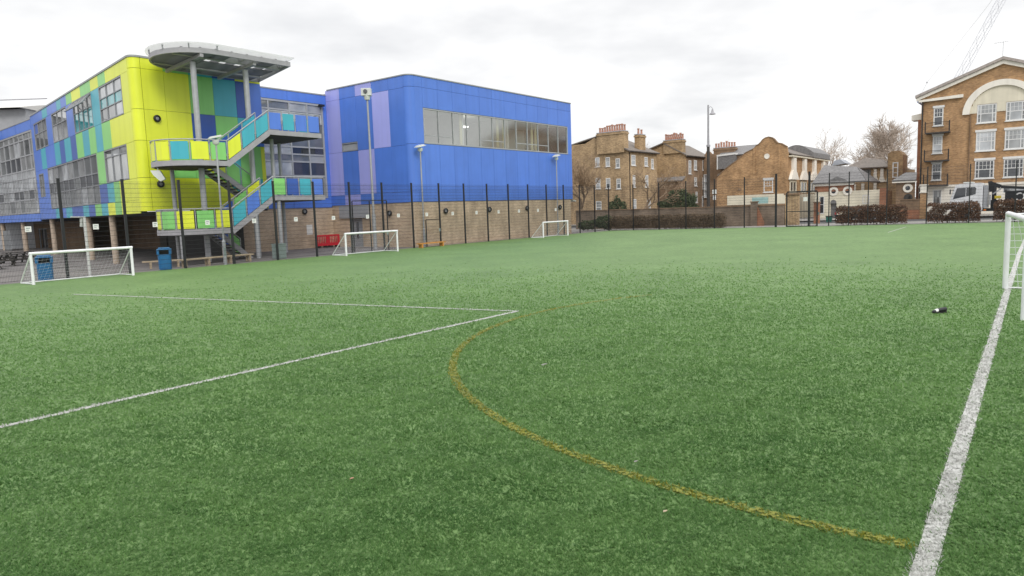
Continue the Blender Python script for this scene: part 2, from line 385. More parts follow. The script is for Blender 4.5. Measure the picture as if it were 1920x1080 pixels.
def arc_panel(mb, c, r, t0, t1, z0, z1, m, n=8, th=0.05, gap=0.022):   # curved corner panel, c in (a,b)
    k = []; 
    for i in range(n + 1):
        t = t0 + (t1 - t0) * i / n
        for rr in (r - th, r):
            for z in (z0 + gap / 2, z1 - gap / 2): k.append(ab(c[0] + rr * math.cos(t), c[1] + rr * math.sin(t), z))
    fs = []
    for i in range(n):
        o = 4 * i; fs += [(o + 2, o + 6, o + 7, o + 3), (o, o + 1, o + 5, o + 4), (o + 1, o + 3, o + 7, o + 5), (o, o + 4, o + 6, o + 2)]
    fs += [(0, 2, 3, 1), (4 * n, 4 * n + 1, 4 * n + 3, 4 * n + 2)]
    mb.faces(k, fs, m)
def window(parent, T, u0, u1, z0, z1, us=(), zs=(), fr='frame', gl='gglass', bw=0.07, d0=-0.03, d1=0.06, name='window', glz=None, label=None):
    u0, u1 = min(u0, u1), max(u0, u1)
    f = MB(); us = list(us); zs = list(zs)
    f.box((u0, d0, z0), (u1, d1, z0 + bw), fr, T); f.box((u0, d0, z1 - bw), (u1, d1, z1), fr, T)
    f.box((u0, d0, z0 + bw), (u0 + bw, d1, z1 - bw), fr, T); f.box((u1 - bw, d0, z0 + bw), (u1, d1, z1 - bw), fr, T)
    for u in us: f.box((u - bw / 2.6, d0, z0 + bw), (u + bw / 2.6, d1 - 0.008, z1 - bw), fr, T)
    for z in zs: f.box((u0 + bw, d0, z - bw / 2.6), (u1 - bw, d1 - 0.016, z + bw / 2.6), fr, T)
    fo = f.build(name, parent, label)
    g = MB(); UU = [u0 + bw] + us + [u1 - bw]; ZZ = [z0 + bw] + zs + [z1 - bw]
    for i in range(len(UU) - 1):
        for j in range(len(ZZ) - 1):
            mm = gl if glz is None else glz(i, j)
            if mm == 'gglass' and random.random() < .45: mm = random.choice(['mglass', 'lglass', 'mglass'])
            jt = random.uniform(-.004, .004)
            g.poly([T(UU[i], 0.0, ZZ[j]), T(UU[i + 1], jt, ZZ[j]), T(UU[i + 1], jt, ZZ[j + 1]), T(UU[i], 0.0, ZZ[j + 1])], mm)
    g.build('pane', fo)
    return fo
def wall_with_holes(mb, T, u0, u1, z0, z1, holes, m, d0=-0.3, d1=0.0):
    us = sorted({u0, u1, *[h[0] for h in holes], *[h[1] for h in holes]}); us = [u for u in us if u0 <= u <= u1]
    for i in range(len(us) - 1):
        c = (us[i] + us[i + 1]) / 2; zz = z0
        for h in sorted([h for h in holes if h[0] < c < h[1]], key=lambda h: h[2]):
            if h[2] > zz: mb.box((us[i], d0, zz), (us[i + 1], d1, h[2]), m, T)
            zz = h[3]
        if zz < z1: mb.box((us[i], d0, zz), (us[i + 1], d1, z1), m, T)

# ------------------------------------------------------------------ ground
def grid(a0, a1, b0, b1, st, zf, m, name):
    na = max(1, round((a1 - a0) / st)); nb = max(1, round((b1 - b0) / st)); mb = MB(); i = mb.mi(m)
    for x in range(na + 1):
        for y in range(nb + 1):
            a = a0 + (a1 - a0) * x / na; b = b0 + (b1 - b0) * y / nb; mb.v.append(tuple(ab(a, b, zf(a, b))))
    for x in range(na):
        for y in range(nb):
            k = x * (nb + 1) + y; mb.f.append((k, k + nb + 1, k + nb + 2, k + 1)); mb.m.append(i)
    return struct(mb.build(name, recalc=False, smooth=True))
mb = MB(); mb.poly([(2000 * math.cos(t), 2000 * math.sin(t), -0.5) for t in [2 * math.pi * i / 48 for i in range(48)]], 'earth')
struct(mb.build('ground', recalc=False))

def turf_material(name, c_dark, c_light, sheen=0.0, alpha_wear=False):
    m, nt, p, out = new_mat(name); N, L = nt.nodes, nt.links
    geo = N.new("ShaderNodeNewGeometry")
    def noise(sc, det, ro=0.5, st=None):
        n = N.new("ShaderNodeTexNoise"); n.inputs['Scale'].default_value = sc; n.inputs['Detail'].default_value = det; n.inputs['Roughness'].default_value = ro
        L.new(geo.outputs['Position'], n.inputs['Vector']); return n.outputs[0]
    fine = noise(38, 4, 0.65); mid = noise(5.0, 4, 0.6); big = noise(0.35, 5, 0.6)
    def mt(op, a, b):
        k = N.new("ShaderNodeMath"); k.operation = op
        for i, v in enumerate((a, b)):
            if isinstance(v, (int, float)): k.inputs[i].default_value = v
            else: L.new(v, k.inputs[i])
        return k.outputs[0]
    f = mt('ADD', mt('ADD', mt('MULTIPLY', fine, 0.40), mt('MULTIPLY', mid, 0.60)), mt('MULTIPLY', big, 0.40))
    mr = N.new("ShaderNodeMapRange"); mr.inputs[1].default_value = 0.53; mr.inputs[2].default_value = 0.87; L.new(f, mr.inputs[0])
    mx = N.new("ShaderNodeMix"); mx.data_type = 'RGBA'; mx.inputs[6].default_value = (*c_dark, 1); mx.inputs[7].default_value = (*c_light, 1)
    L.new(mr.outputs[0], mx.inputs[0]); L.new(mx.outputs[2], p.inputs['Base Color'])
    p.inputs['Roughness'].default_value = 0.62
    p.inputs['Sheen Weight'].default_value = sheen; p.inputs['Sheen Roughness'].default_value = 0.5
    p.inputs['Sheen Tint'].default_value = (0.75, 0.85, 0.7, 1)
    bp = N.new("ShaderNodeBump"); bp.inputs['Strength'].default_value = 0.6; bp.inputs['Distance'].default_value = 0.03
    L.new(fine, bp.inputs['Height']); L.new(bp.outputs[0], p.inputs['Normal'])
    if alpha_wear:
        w = noise(24, 5, 0.7); mw = N.new("ShaderNodeMapRange"); mw.inputs[1].default_value = alpha_wear - 0.03; mw.inputs[2].default_value = alpha_wear + 0.03
        L.new(w, mw.inputs[0]); L.new(mw.outputs[0], p.inputs['Alpha'])
    return m
M['turf'] = turf_material('artificial_turf', (0.062, 0.134, 0.028), (0.148, 0.256, 0.076), 0.0)
M['lineW'] = turf_material('white_turf_line', (0.36, 0.37, 0.34), (0.56, 0.56, 0.54), 0.0, 0.40)
M['lineY'] = turf_material('yellow_turf_line', (0.14, 0.155, 0.014), (0.25, 0.25, 0.024), 0.0, 0.52)
grid(-34, 44.4, -48, 0.05, 1.4, gz, 'turf', 'pitch')
grid(-60, 44.4, 0.06, 75, 1.5, pgz, 'tarmac', 'playground')
grid(44.41, 53, -60, 60, 3.0, lambda a, b: gz(44, b) - 0.04, 'paving', 'pavement')
grid(53.0, 63.0, -75, 60, 3.0, lambda a, b: gz(44, b) - 0.16, 'road', 'road')
grid(63.0, 140, -110, 60, 4.0, lambda a, b: gz(44, b) - 0.05, 'paving', 'far_pavement')

LINES = []   # for colouring fibres: (kind, poly points, half width)
def line_strip(pts, w, m, name, lift=0.006, seg=0.8):
    P = [np.array(p, float) for p in pts]; Q = [P[0]]
    for i in range(len(P) - 1):
        n = max(1, int(np.linalg.norm(P[i + 1] - P[i]) / seg))
        for k in range(1, n + 1): Q.append(P[i] + (P[i + 1] - P[i]) * k / n)
    mb = MB(); i_m = mb.mi(m)
    for i, q in enumerate(Q):
        d = Q[min(i + 1, len(Q) - 1)] - Q[max(i - 1, 0)]; d /= np.linalg.norm(d); nn = np.array([-d[1], d[0]]) * w / 2
        for s_ in (-1, 1):
            a, b = q + nn * s_; mb.v.append(tuple(ab(a, b, gz(a, b) + lift)))
    for i in range(len(Q) - 1): mb.f.append((2 * i, 2 * i + 1, 2 * i + 3, 2 * i + 2)); mb.m.append(i_m)
    o = struct(mb.build(name, recalc=False)); LINES.append((m, np.array(Q), w / 2)); return o
line_strip([(-20, -31.60), (-7, -31.375), (0, -31.28), (6.4, -31.19), (20, -31.02), (44, -31.0)], 0.125, 'lineW', 'touchline')
line_strip([(-24, -22.71), (0.50, -22.71)], 0.10, 'lineW', 'box_line')
line_strip([(0.46, -22.66), (-2.58, -7.27)], 0.085, 'lineW', 'box_line', lift=0.010)
line_strip([(33.5, -24.5), (39.8, -24.5)], 0.06, 'lineW', 'far_line')
line_strip([(0.62 + 7.35 * math.cos(t), -30.62 + 7.36 * math.sin(t)) for t in np.linspace(math.radians(184.8), math.radians(62), 40)], 0.115, 'lineY', 'yellow_arc_line', lift=0.014)

# ------------------------------------------------------------------ turf fibres near the camera (uncountable)
def fibres():
    A0 = np.array([-11.6, -31.9])
    parts = []
    edges = [3.2, 4, 5, 6, 7, 8.5, 10, 11.5, 13, 14.5, 16, 17.5, 19, 21, 23, 25, 27, 29.5]
    for d0, d1 in zip(edges[:-1], edges[1:]):
        dm = (d0 + d1) / 2; half = math.radians(64 if dm < 11 else 48); w = .00150 * dm ** .95; h = .022 + .0005 * dm
        cover = 1.25 * max(0.0, 1 - ((dm - 3.2) / 26.5)) ** 2.0
        n = int(half * (d1 * d1 - d0 * d0) * cover / (w * h * 1.15))
        d = np.sqrt(rng.uniform(d0 * d0, d1 * d1, n)); t = rng.uniform(-half, half, n)
        parts.append(np.stack([d * np.sin(t), d * np.cos(t), np.full(n, w), np.full(n, h)], 1))
    B = np.concatenate(parts); n = len(B)
    rel = B[:, :2] - FO; a = rel @ TH; b = rel @ NB
    keep = (b < -0.15) & (a < 44)
    B = B[keep]; a = a[keep]; b = b[keep]; n = len(B)
    tone = np.clip(rng.normal(0.45, 0.135, n) + 0.07 * np.sin(B[:, 0] * 2.7 + 2 * np.sin(B[:, 1] * 1.9)) + 0.09 * np.sin(B[:, 1] * 9.1 + 3 * np.sin(B[:, 0] * 2.3)) + 0.10 * np.sin(B[:, 0] * 7.0 + B[:, 1] * 2) * np.sin(B[:, 1] * 16.1), 0, 1)
    pat = np.sin(B[:, 0] * 1.1 + 1.3 * np.sin(B[:, 1] * .8)) * np.sin(B[:, 1] * 1.6 + 1.1 * np.sin(B[:, 0] * .9)) + .6 * np.sin(B[:, 0] * 2.9 + B[:, 1] * 1.7 + 2 * np.sin(B[:, 1] * 2.3)) * np.sin(B[:, 1] * 4.3 + B[:, 0])
    tone = np.clip(tone + .10 * pat - .20 * np.clip((9.5 - np.hypot(B[:, 0], B[:, 1])) / 6, 0, 1), 0, 1)  # second term darkens the fibre colour close to the camera
    tone = np.clip(tone + 0.55 * np.clip((np.hypot(B[:, 0], B[:, 1]) - 7) / 20, 0, 1), 0, 1)  # lighter with camera distance: grazing sheen put into the fibre colour
    mi = np.zeros(n, int)
    for m, Q, hw in LINES:
        best = np.full(n, 9.0)
        for i in range(len(Q) - 1):
            p, q = Q[i], Q[i + 1]; d = q - p; L2 = d @ d
            tt = np.clip(((a - p[0]) * d[0] + (b - p[1]) * d[1]) / L2, 0, 1)
            best = np.minimum(best, np.hypot(a - p[0] - tt * d[0], b - p[1] - tt * d[1]))
        hit = best + rng.normal(0, .008, n) < hw * 1.02
        hit &= rng.random(n) < (0.95 if m == 'lineW' else 0.80)
        mi[hit] = 1 if m == 'lineW' else 2
    yaw = rng.uniform(0, 2 * np.pi, n); lean = rng.uniform(0.65, 1.45, n)
    # neighbouring fibres lean alike, so the pile combs in patches
    yaw = yaw * 0.8 + 0.7 * np.sin(B[:, 0] * 5.3 + 2 * np.sin(B[:, 1] * 3.7)) + 0.6 * np.sin(B[:, 1] * 6.1 + B[:, 0] * 2.1)
    h = B[:, 3] * rng.uniform(0.6, 1.25, n); w = B[:, 2] * rng.uniform(0.7, 1.3, n)
    sx, sy = -np.sin(yaw), np.cos(yaw); lx, ly = np.cos(yaw), np.sin(yaw)
    z0 = np.array([gz(x, y) for x, y in zip(a, b)])
    base = np.stack([B[:, 0], B[:, 1], z0], 1)
    side = np.stack([sx, sy, np.zeros(n)], 1) * (w / 2)[:, None]
    tip = base + np.stack([lx * np.sin(lean) * h * 1.5, ly * np.sin(lean) * h * 1.5, np.cos(lean) * h * 1.1 + .004], 1)
    V = np.empty((n, 4, 3)); V[:, 0] = base - side; V[:, 1] = base + side; V[:, 2] = tip + side * .45; V[:, 3] = tip - side * .45
    me = bpy.data.meshes.new('turf_fibres')
    me.vertices.add(4 * n); me.vertices.foreach_set('co', V.reshape(-1))
    me.loops.add(4 * n); me.loops.foreach_set('vertex_index', np.arange(4 * n))
    me.polygons.add(n); me.polygons.foreach_set('loop_start', np.arange(n) * 4); me.polygons.foreach_set('loop_total', np.full(n, 4))
    me.polygons.foreach_set('material_index', mi)
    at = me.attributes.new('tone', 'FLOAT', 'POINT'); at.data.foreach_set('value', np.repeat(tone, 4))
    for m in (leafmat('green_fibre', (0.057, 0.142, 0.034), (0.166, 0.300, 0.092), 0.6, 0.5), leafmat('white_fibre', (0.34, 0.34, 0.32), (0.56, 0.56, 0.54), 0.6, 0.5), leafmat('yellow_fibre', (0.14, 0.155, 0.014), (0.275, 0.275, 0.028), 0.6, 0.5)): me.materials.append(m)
    me.update(calc_edges=True)
    o = bpy.data.objects.new('turf_fibres', me); COL.objects.link(o)
    return stuff(o, 'short green plastic fibres covering the near part of the pitch', 'artificial grass')
fibres()

# ================================================================== SCHOOL
def coping(parent, T, u0, u1, z, w=0.12, h=0.14, d=0.35, name='coping', m='coping'):
    return MB().box((u0, -d, z), (u1, w, z + h), m, T).build(name, parent)

# ---- royal blue block on the right -------------------------------------------------
blk = thing('school_block', 'royal blue panelled school block with ribbon window over a buff brick ground floor', 'school building', ab(30, 8, -0.3))
A0, A1, B0, B1 = 20.85, 39.85, 0.90, 17.0
CR = 0.45
TR = fac_b(B0); TL = fac_a(A0)
mod = [22.0 + 1.437 * i for i in range(13)]
RWIN = (22.0, 39.24, 6.70, 8.98)
mb = MB(); rects = []
for i in range(12):
    u0, u1 = mod[i], mod[i + 1]
    rects += [(u0, u1, 10.28, 10.95, 'blue'), (u0, u1, 9.0, 10.28, 'blue'), (u0, u1, 3.62, 6.68, 'blue'), (u0, u1, 2.92, 3.62, 'blue')]
rects += [(39.25, 39.84, 2.92, 3.62, 'blue'), (39.25, 39.84, 3.62, 6.68, 'blue'), (39.25, 39.84, 6.68, 10.28, 'blue'), (39.25, 39.84, 10.28, 10.95, 'blue')]
for z0, z1 in ((2.92, 3.62), (3.62, 6.68), (6.68, 10.28), (10.28, 10.95)): rects.append((A0 + CR, 22.0, z0, z1, 'blue'))
panels(mb, TR, rects); mb.build('front_cladding', blk)
mb = MB()
bl = [B0 + CR, 2.74, 4.38, 6.02, 7.68, 9.2]
rects = []
cols_top = ['blue', 'blue', 'lilac', 'blue', 'lilac']; cols_mid = ['blue', 'lilac', 'blue', 'blue', 'lilac']; cols_low = ['blue', 'blue', 'lilac', 'blue', 'lilac']; cols_bot = ['blue', 'blue', 'blue', 'lilac', 'blue']
for i in range(5):
    rects += [(bl[i], bl[i + 1], 10.2, 10.95, cols_top[i]), (bl[i], bl[i + 1], 6.58, 10.2, cols_mid[i]), (bl[i], bl[i + 1], 3.6, 6.58, cols_low[i]), (bl[i], bl[i + 1], 2.9, 3.6, cols_bot[i])]
rects = [r for r in rects if not (r[0] == 6.02 and r[2] == 6.58)] + [(6.02, 7.68, 7.2, 10.2, 'blue')]
panels(mb, TL, rects)
MBs = mb.build('side_cladding', blk)
mb = MB()
for z0, z1 in ((2.92, 3.62), (3.62, 6.64), (6.64, 10.25), (10.25, 10.95)):
    arc_panel(mb, (A0 + CR, B0 + CR), CR + .05, math.pi, 1.5 * math.pi, z0, z1, 'blue')
mb.build('corner_cladding', blk, smooth=True)
window(blk, TL, 6.03, 7.67, 6.6, 7.19, (), (), 'frame', 'greypanel', name='louvre_panel')
# carcass behind the panels
mb = MB()
wall_with_holes(mb, TR, A0 + CR, A1, 2.9, 10.9, [RWIN], 'joint', -0.25, -0.005)
mb.box((B0 + CR, -0.25, 2.9), (9.2, -0.005, 10.9), 'joint', TL)
mb.box((A1 - 0.25, B0 + 0.3, -0.4), (A1 - 0.003, B1, 10.9), 'joint', TAB)
mb.box((A0 + 0.3, B1 - 0.3, -0.4), (A1 - 0.3, B1, 10.9), 'joint', TAB)
for z0, z1 in ((2.9, 10.9),): arc_panel(mb, (A0 + CR, B0 + CR), CR - 0.005, math.pi, 1.5 * math.pi, z0, z1, 'joint', th=0.2, gap=0)
mb.build('carcass', blk)
mb = MB()
mb.slab([(A0 + CR, B0 + 0.02), (A1, B0 + 0.02), (A1, B1), (A0 + 0.02, B1), (A0 + 0.02, B0 + CR)] + [(A0 + CR + (CR - .02) * math.cos(t), B0 + CR + (CR - .02) * math.sin(t)) for t in np.linspace(math.pi, 1.5 * math.pi, 7)[1:-1]], 10.62, 10.78, 'coping', TAB)
mb.build('roof', blk)
mb = MB(); mb.box((A0 + CR, -0.3, 10.95), (A1 + .02, 0.09, 11.02), 'coping', TR); mb.box((B0 + CR, -0.3, 10.95), (9.0, 0.09, 11.02), 'coping', TL)
arc_panel(mb, (A0 + CR, B0 + CR), CR + .09, math.pi, 1.5 * math.pi, 10.95, 11.02, 'coping', th=0.39, gap=0)
mb.build('coping', blk)
# brick ground floor
mb = MB(); mb.box((A0 + CR, -0.3, -0.4), (A1 - .26, 0.0, 2.9), 'sbrick', TR)
wall_with_holes(mb, TL, B0 + CR, 9.2, -0.4, 2.9, [(6.05, 7.40, -0.4, 1.95)], 'sbrick')
arc_panel(mb, (A0 + CR, B0 + CR), CR, math.pi, 1.5 * math.pi, -0.4, 2.9, 'sbrick', th=0.3, gap=0)
mb.build('brick_wall', blk)
MB().box((5.26, 0.0, 1.98), (8.36, 0.10, 2.84), 'greypanel', TL).build('lintel_panel', blk)
d = MB(); d.box((6.08, -0.22, -0.35), (7.37, -0.14, 1.92), 'frame', TL); do = d.build('door', blk)
MB().box((6.62, -0.14, 0.55), (6.82, -0.10, 1.7), 'dglass', TL).build('pane', do)
MB().box((6.50, -0.14, 0.7), (6.54, -0.06, 1.1), 'steel', TL).build('handle', do)
window(blk, TR, *RWIN, [mod[i] for i in range(1, 12)], [], 'greypanel', 'cglass', bw=0.08, name='ribbon_window')
# transom bars of the lower opening lights
for i in (0, 1, 4, 5, 7, 8, 9): MB().box((mod[i] + .1, -0.02, 7.22), (mod[i + 1] - .1, 0.03, 7.28), 'greypanel', TR).build('transom', blk)
mb = MB()   # classroom behind the ribbon window
mb.box((A0 + .9, 5.6, 6.5), (A1 - .3, 5.7, 9.1), 'interior', TAB); mb.box((A0 + .9, 1.3, 6.35), (A1 - .3, 5.6, 6.5), 'greypanel', TAB)
mb.box((A0 + .9, 1.3, 9.12), (A1 - .3, 5.6, 9.2), 'interior', TAB); mb.box((A0 + .7, 1.3, 6.5), (A0 + .9, 5.6, 9.1), 'interior', TAB)
for a in (26.4, 31.6): mb.box((a, 1.35, 6.5), (a + .12, 5.6, 9.1), 'interior', TAB)
mb.build('classroom', blk)
for a in (26.05, 30.2, 30.9, 34.6, 35.1): MB().box((a, 1.28, 6.5), (a + .22, 1.36, 9.05), 'ycol', TAB).build('blind', blk)
MB().box((27.3, 2.6, 8.35), (28.5, 2.9, 8.43), 'tube', TAB).build('ceiling_lamp', blk)

# ---- link between the wings -------------------------------------------------------
lnk = thing('link_block', 'recessed glazed link with blue fascia between the yellow wing and the blue block', 'school building', ab(17.5, 11, -0.3))
LB = 9.2; TK = fac_b(LB)
for u0, u1 in ((14.4, 17.6), (17.6, 20.79)): mb = MB(); panels(mb, TK, [(u0, u1, 10.0, 10.62, 'blue')]); mb.build('parapet_panel', lnk)
for u0, u1 in ((14.4, 17.6), (17.6, 20.79)): mb = MB(); panels(mb, TK, [(u0, u1, 2.78, 3.45, 'blue')]); mb.build('fascia', lnk)
mb = MB(); panels(mb, TK, [(20.5, 20.79, 3.45, 10.0, 'blue')]); mb.build('edge_panel', lnk)
mb = MB(); mb.box((14.0, -.3, 10.62), (20.78, .08, 10.70), 'coping', TK); mb.build('coping', lnk)
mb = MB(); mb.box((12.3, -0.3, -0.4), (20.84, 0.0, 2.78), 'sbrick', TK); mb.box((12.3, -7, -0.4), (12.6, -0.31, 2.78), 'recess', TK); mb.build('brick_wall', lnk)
MB().box((14.0, -7, 2.80), (20.82, -0.31, 10.5), 'joint', TK).build('carcass', lnk)
def linkgl(i, j): return 'dglass' if (j in (1, 3) and i >= 2) else ('gglass' if j % 2 == 0 else 'lglass')
window(lnk, TK, 14.35, 20.48, 3.47, 9.98, [16.1, 17.72, 19.15], [5.0, 5.95, 6.45, 6.95, 8.6, 9.35], 'greypanel', 'gglass', bw=0.13, name='curtain_wall', glz=linkgl)
MB().box((18.52, 0.002, 0.94), (18.99, 0.02, 1.62), 'white', TK).build('notice_board', lnk)
MB().box((20.1, 0.002, 9.82), (20.45, 0.35, 9.95), 'black', TK).build('camera_bracket', lnk)

# ---- lime yellow wing --------------------------------------------------------------
yel = thing('school_wing', 'three storey school wing, lime yellow end with blue, teal and green striped side', 'school building', ab(9, 12, -0.4))
YB = 7.24; TY = fac_b(YB); YR = 0.75
WA = np.array(ab(6.64, 7.24)[:2]); WB = np.array(ab(10.8, 33.6)[:2]); WD = (WB - WA) / np.linalg.norm(WB - WA)
WN = np.array([WD[1], -WD[0]]); WN = -WN if WN @ TH > 0 else WN
TW = fac(WA, WD, WN)
ZS = 2.78; ZT = 10.97
mb = MB()
R = []
cx = [7.12, 8.33, 9.76, 11.19, 12.63, 13.42, 14.32]
for i, c in enumerate(['yellow', 'green', 'teal', 'navy', 'yellow', 'yellow']): R.append((cx[i], cx[i + 1], 10.4, ZT, c))
for i, c in enumerate(['yellow', 'yellow', 'green', 'teal', 'navy', 'blue']): R.append((cx[i], cx[i + 1], 8.26, 10.4, c))
for i, c in enumerate(['yellow', 'yellow', 'navy', 'green', 'teal', 'blue']): R.append((cx[i], cx[i + 1], 6.6, 8.26, c))
for i, c in enumerate(['yellow', 'green', 'green', 'teal', 'green']): R.append((cx[i], cx[i + 1], 4.6, 6.6, c))
R += [(13.42, 14.05, 4.6, 6.6, 'green'), (14.05, 14.32, 4.6, 6.6, 'yellow')]
for i, c in enumerate(['yellow', 'yellow', 'yellow', 'yellow', 'green']): R.append((cx[i], cx[i + 1], ZS, 4.6, c))
R += [(13.42, 14.05, ZS, 4.6, 'teal'), (14.05, 14.32, ZS, 4.6, 'yellow')]
panels(mb, TY, R); mb.build('front_cladding', yel)
# rounded corner between the end and the side
mb = MB()
pA = ab(7.10, 7.24); pB = TW(0.45, 0, 0); ctl = ab(6.66, 7.23)
def qb(t, off=0.0):
    p = pA * (1 - t) ** 2 + ctl * 2 * t * (1 - t) + pB * t * t
    d = (ctl - pA) * 2 * (1 - t) + (pB - ctl) * 2 * t; nn = Vector((-d.y, d.x, 0)).normalized()
    if nn.dot(abdir(-1, -1)) < 0: nn = -nn
    return p + nn * off
def corner_strip(mb, z0, z1, o0, o1, m, n=10):
    k = []
    for i in range(n + 1):
        for off in (o0, o1):
            for z in (z0, z1): p = qb(i / n, off); k.append((p.x, p.y, z))
    fs = []
    for i in range(n):
        o = 4 * i; fs += [(o + 2, o + 6, o + 7, o + 3), (o, o + 1, o + 5, o + 4), (o + 1, o + 3, o + 7, o + 5), (o, o + 4, o + 6, o + 2)]
    fs += [(0, 2, 3, 1), (4 * n, 4 * n + 1, 4 * n + 3, 4 * n + 2)]; mb.faces(k, fs, m)
for z0, z1 in ((10.4, ZT), (8.26, 10.4), (6.6, 8.26), (4.6, 6.6), (ZS, 4.6)): corner_strip(mb, z0 + .011, z1 - .011, 0.0, 0.05, 'yellow')
mb.build('corner_cladding', yel, smooth=True)
mb = MB(); R = []
def row(z0, z1, us, cs):
    for i, c in enumerate(cs): R.append((us[i], us[i + 1], z0, z1, c))
row(10.28, ZT, [0.47, 1.75, 3.2, 4.83, 6.4, 8.2, 10.75, 13.1, 14.7, 16.35, 17.68, 20.9, 22.7, 25.0, 27.3], ['yellow', 'yellow', 'yellow', 'green', 'yellow', 'green', 'yellow', 'green', 'blue', 'teal', 'blue', 'teal', 'blue', 'blue'])
row(8.16, 10.28, [0.47, 1.76], ['yellow']); row(8.16, 10.28, [6.42, 8.24], ['teal']); row(8.16, 10.28, [13.02, 15.0], ['blue']); row(8.16, 10.28, [19.62, 21.5], ['blue']); row(8.16, 10.28, [26.2, 27.3], ['blue'])
row(6.56, 8.16, [0.47, 1.76, 4.65, 6.5, 8.0, 9.6, 11.2, 13.0, 14.55, 16.4, 17.9, 19.65, 22.75, 24.5, 27.3], ['yellow', 'yellow', 'green', 'teal', 'green', 'teal', 'green', 'navy', 'teal', 'navy', 'teal', 'blue', 'teal', 'blue'])
row(4.6, 6.56, [0.47, 1.86], ['yellow']); row(4.6, 6.56, [6.52, 8.28], ['green'])
row(3.42, 4.6, [0.47, 1.86, 3.88, 5.1, 6.5, 8.28], ['yellow', 'yellow', 'green', 'teal', 'navy'])
row(3.42, 6.56, [22.75, 24.4], ['blue']); row(3.42, 4.45, [24.4, 26.2], ['blue']); row(6.3, 6.56, [24.4, 26.2], ['blue']); row(3.42, 6.56, [26.2, 27.3], ['blue'])
row(ZS - .1, 3.42, [0.47, 1.86, 3.88, 5.2, 6.75, 8.28, 9.82, 11.42, 12.95, 16.1, 18.0, 19.8, 21.4, 24.3, 27.3], ['yellow', 'yellow', 'green', 'yellow', 'teal', 'green', 'navy', 'teal', 'navy', 'teal', 'blue', 'teal', 'blue', 'blue'])
panels(mb, TW, R); mb.build('side_cladding', yel)
def w1gl(i, j): return 'tglass' if j == 0 else 'lglass'
window(yel, TW, 1.77, 6.41, 8.18, 10.26, [3.35, 4.95], [8.95, 9.55], 'frame', 'gglass', glz=lambda i, j: 'tglass' if j == 1 else ('gglass' if j == 0 else 'lglass'))
window(yel, TW, 8.25, 13.01, 8.18, 10.26, [9.45, 10.65, 11.85], [9.45], 'frame', 'tglass', glz=lambda i, j: 'tglass' if j == 0 else 'gglass')
sa = MB(); # the open top light of the second window, tilted out
P = [TW(8.35, 0.08, 10.2), TW(12.95, 0.08, 10.2), TW(12.95, 0.55, 9.62), TW(8.35, 0.55, 9.62)]
sa.poly(P, 'polycarb')  # pale sheet material stands in for sky reflected in the sash glass
for i in range(4): sa.bar(P[i], P[(i + 1) % 4], .09, .06, 'frame')
for u in (9.5, 10.65, 11.8): sa.bar(TW(u, 0.09, 10.19), TW(u, 0.555, 9.63), .05, .04, 'frame')
sa.build('open_sash', yel)
window(yel, TW, 15.01, 19.61, 8.18, 10.26, [16.5, 18.1], [9.4], 'frame', 'gglass')
window(yel, TW, 21.51, 26.19, 8.18, 10.26, [23.1, 24.7], [9.4], 'frame', 'gglass', glz=lambda i, j: 'navy' if (i + j) % 5 == 3 else 'gglass')
window(yel, TW, 1.87, 6.51, 4.62, 6.55, [3.4, 4.95], [6.1], 'frame', 'gglass')
window(yel, TW, 8.29, 22.74, 3.44, 6.54, [8.29 + 1.606 * i for i in range(1, 9)], [4.6, 5.35], 'frame', 'gglass', glz=lambda i, j: 'dglass' if j == 1 and (i * 7) % 4 != 1 else 'gglass')
window(yel, TW, 24.41, 26.19, 4.46, 6.29, [25.3], [5.3], 'frame', 'gglass')
mb = MB()
mb.box((7.12, -0.3, ZS), (14.32, -0.005, ZT - .1), 'joint', TY); mb.box((0.47, -0.3, ZS - .1), (27.3, -0.04, ZT - .1), 'joint', TW)
corner_strip(mb, ZS, ZT - .1, -0.3, -0.006, 'joint')
mb.box((14.0, -4.0, ZS + .02), (14.32, -0.31, ZT - .1), 'navy', TY)
mb.build('carcass', yel)
rp = [tuple(ab(7.45, 7.3)[:2]), tuple(ab(14.3, 7.3)[:2]), tuple(ab(14.3, 20)[:2]), tuple(ab(25, 36)[:2]), tuple(TW(27.3, -.02, 0)[:2]), tuple(TW(.8, -.02, 0)[:2])]
TI = lambda x, y, z: Vector((x, y, z))
MB().slab(rp, 10.6, 10.75, 'coping', TI).build('roof', yel)
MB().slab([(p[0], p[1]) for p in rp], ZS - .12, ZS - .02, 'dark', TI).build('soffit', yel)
mb = MB(); mb.box((7.12, -.3, ZT), (14.34, .09, ZT + .10), 'coping', TY); mb.box((0.47, -.3, ZT), (27.3, .09, ZT + .10), 'coping', TW); corner_strip(mb, ZT, ZT + .10, -.3, .09, 'coping'); mb.build('coping', yel)
for u in (7.3, 13.2, 24.6):
    p = TW(u, -0.25, 0); MB().tube((p.x, p.y, -0.45), (p.x, p.y, ZS - .1), 0.19, 'colpaint', 16).build('column', yel, smooth=True)
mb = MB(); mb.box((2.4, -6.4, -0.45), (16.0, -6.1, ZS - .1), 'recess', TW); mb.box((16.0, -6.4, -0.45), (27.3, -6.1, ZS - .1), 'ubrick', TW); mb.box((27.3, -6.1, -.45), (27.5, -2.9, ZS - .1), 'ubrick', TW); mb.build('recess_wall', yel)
for u in (5.0, 9.0, 16.0): d1 = MB(); d1.box((u, -6.1, -0.35), (u + 1.6, -6.02, 1.9), 'darkwood', TW); d1.build('door', yel)

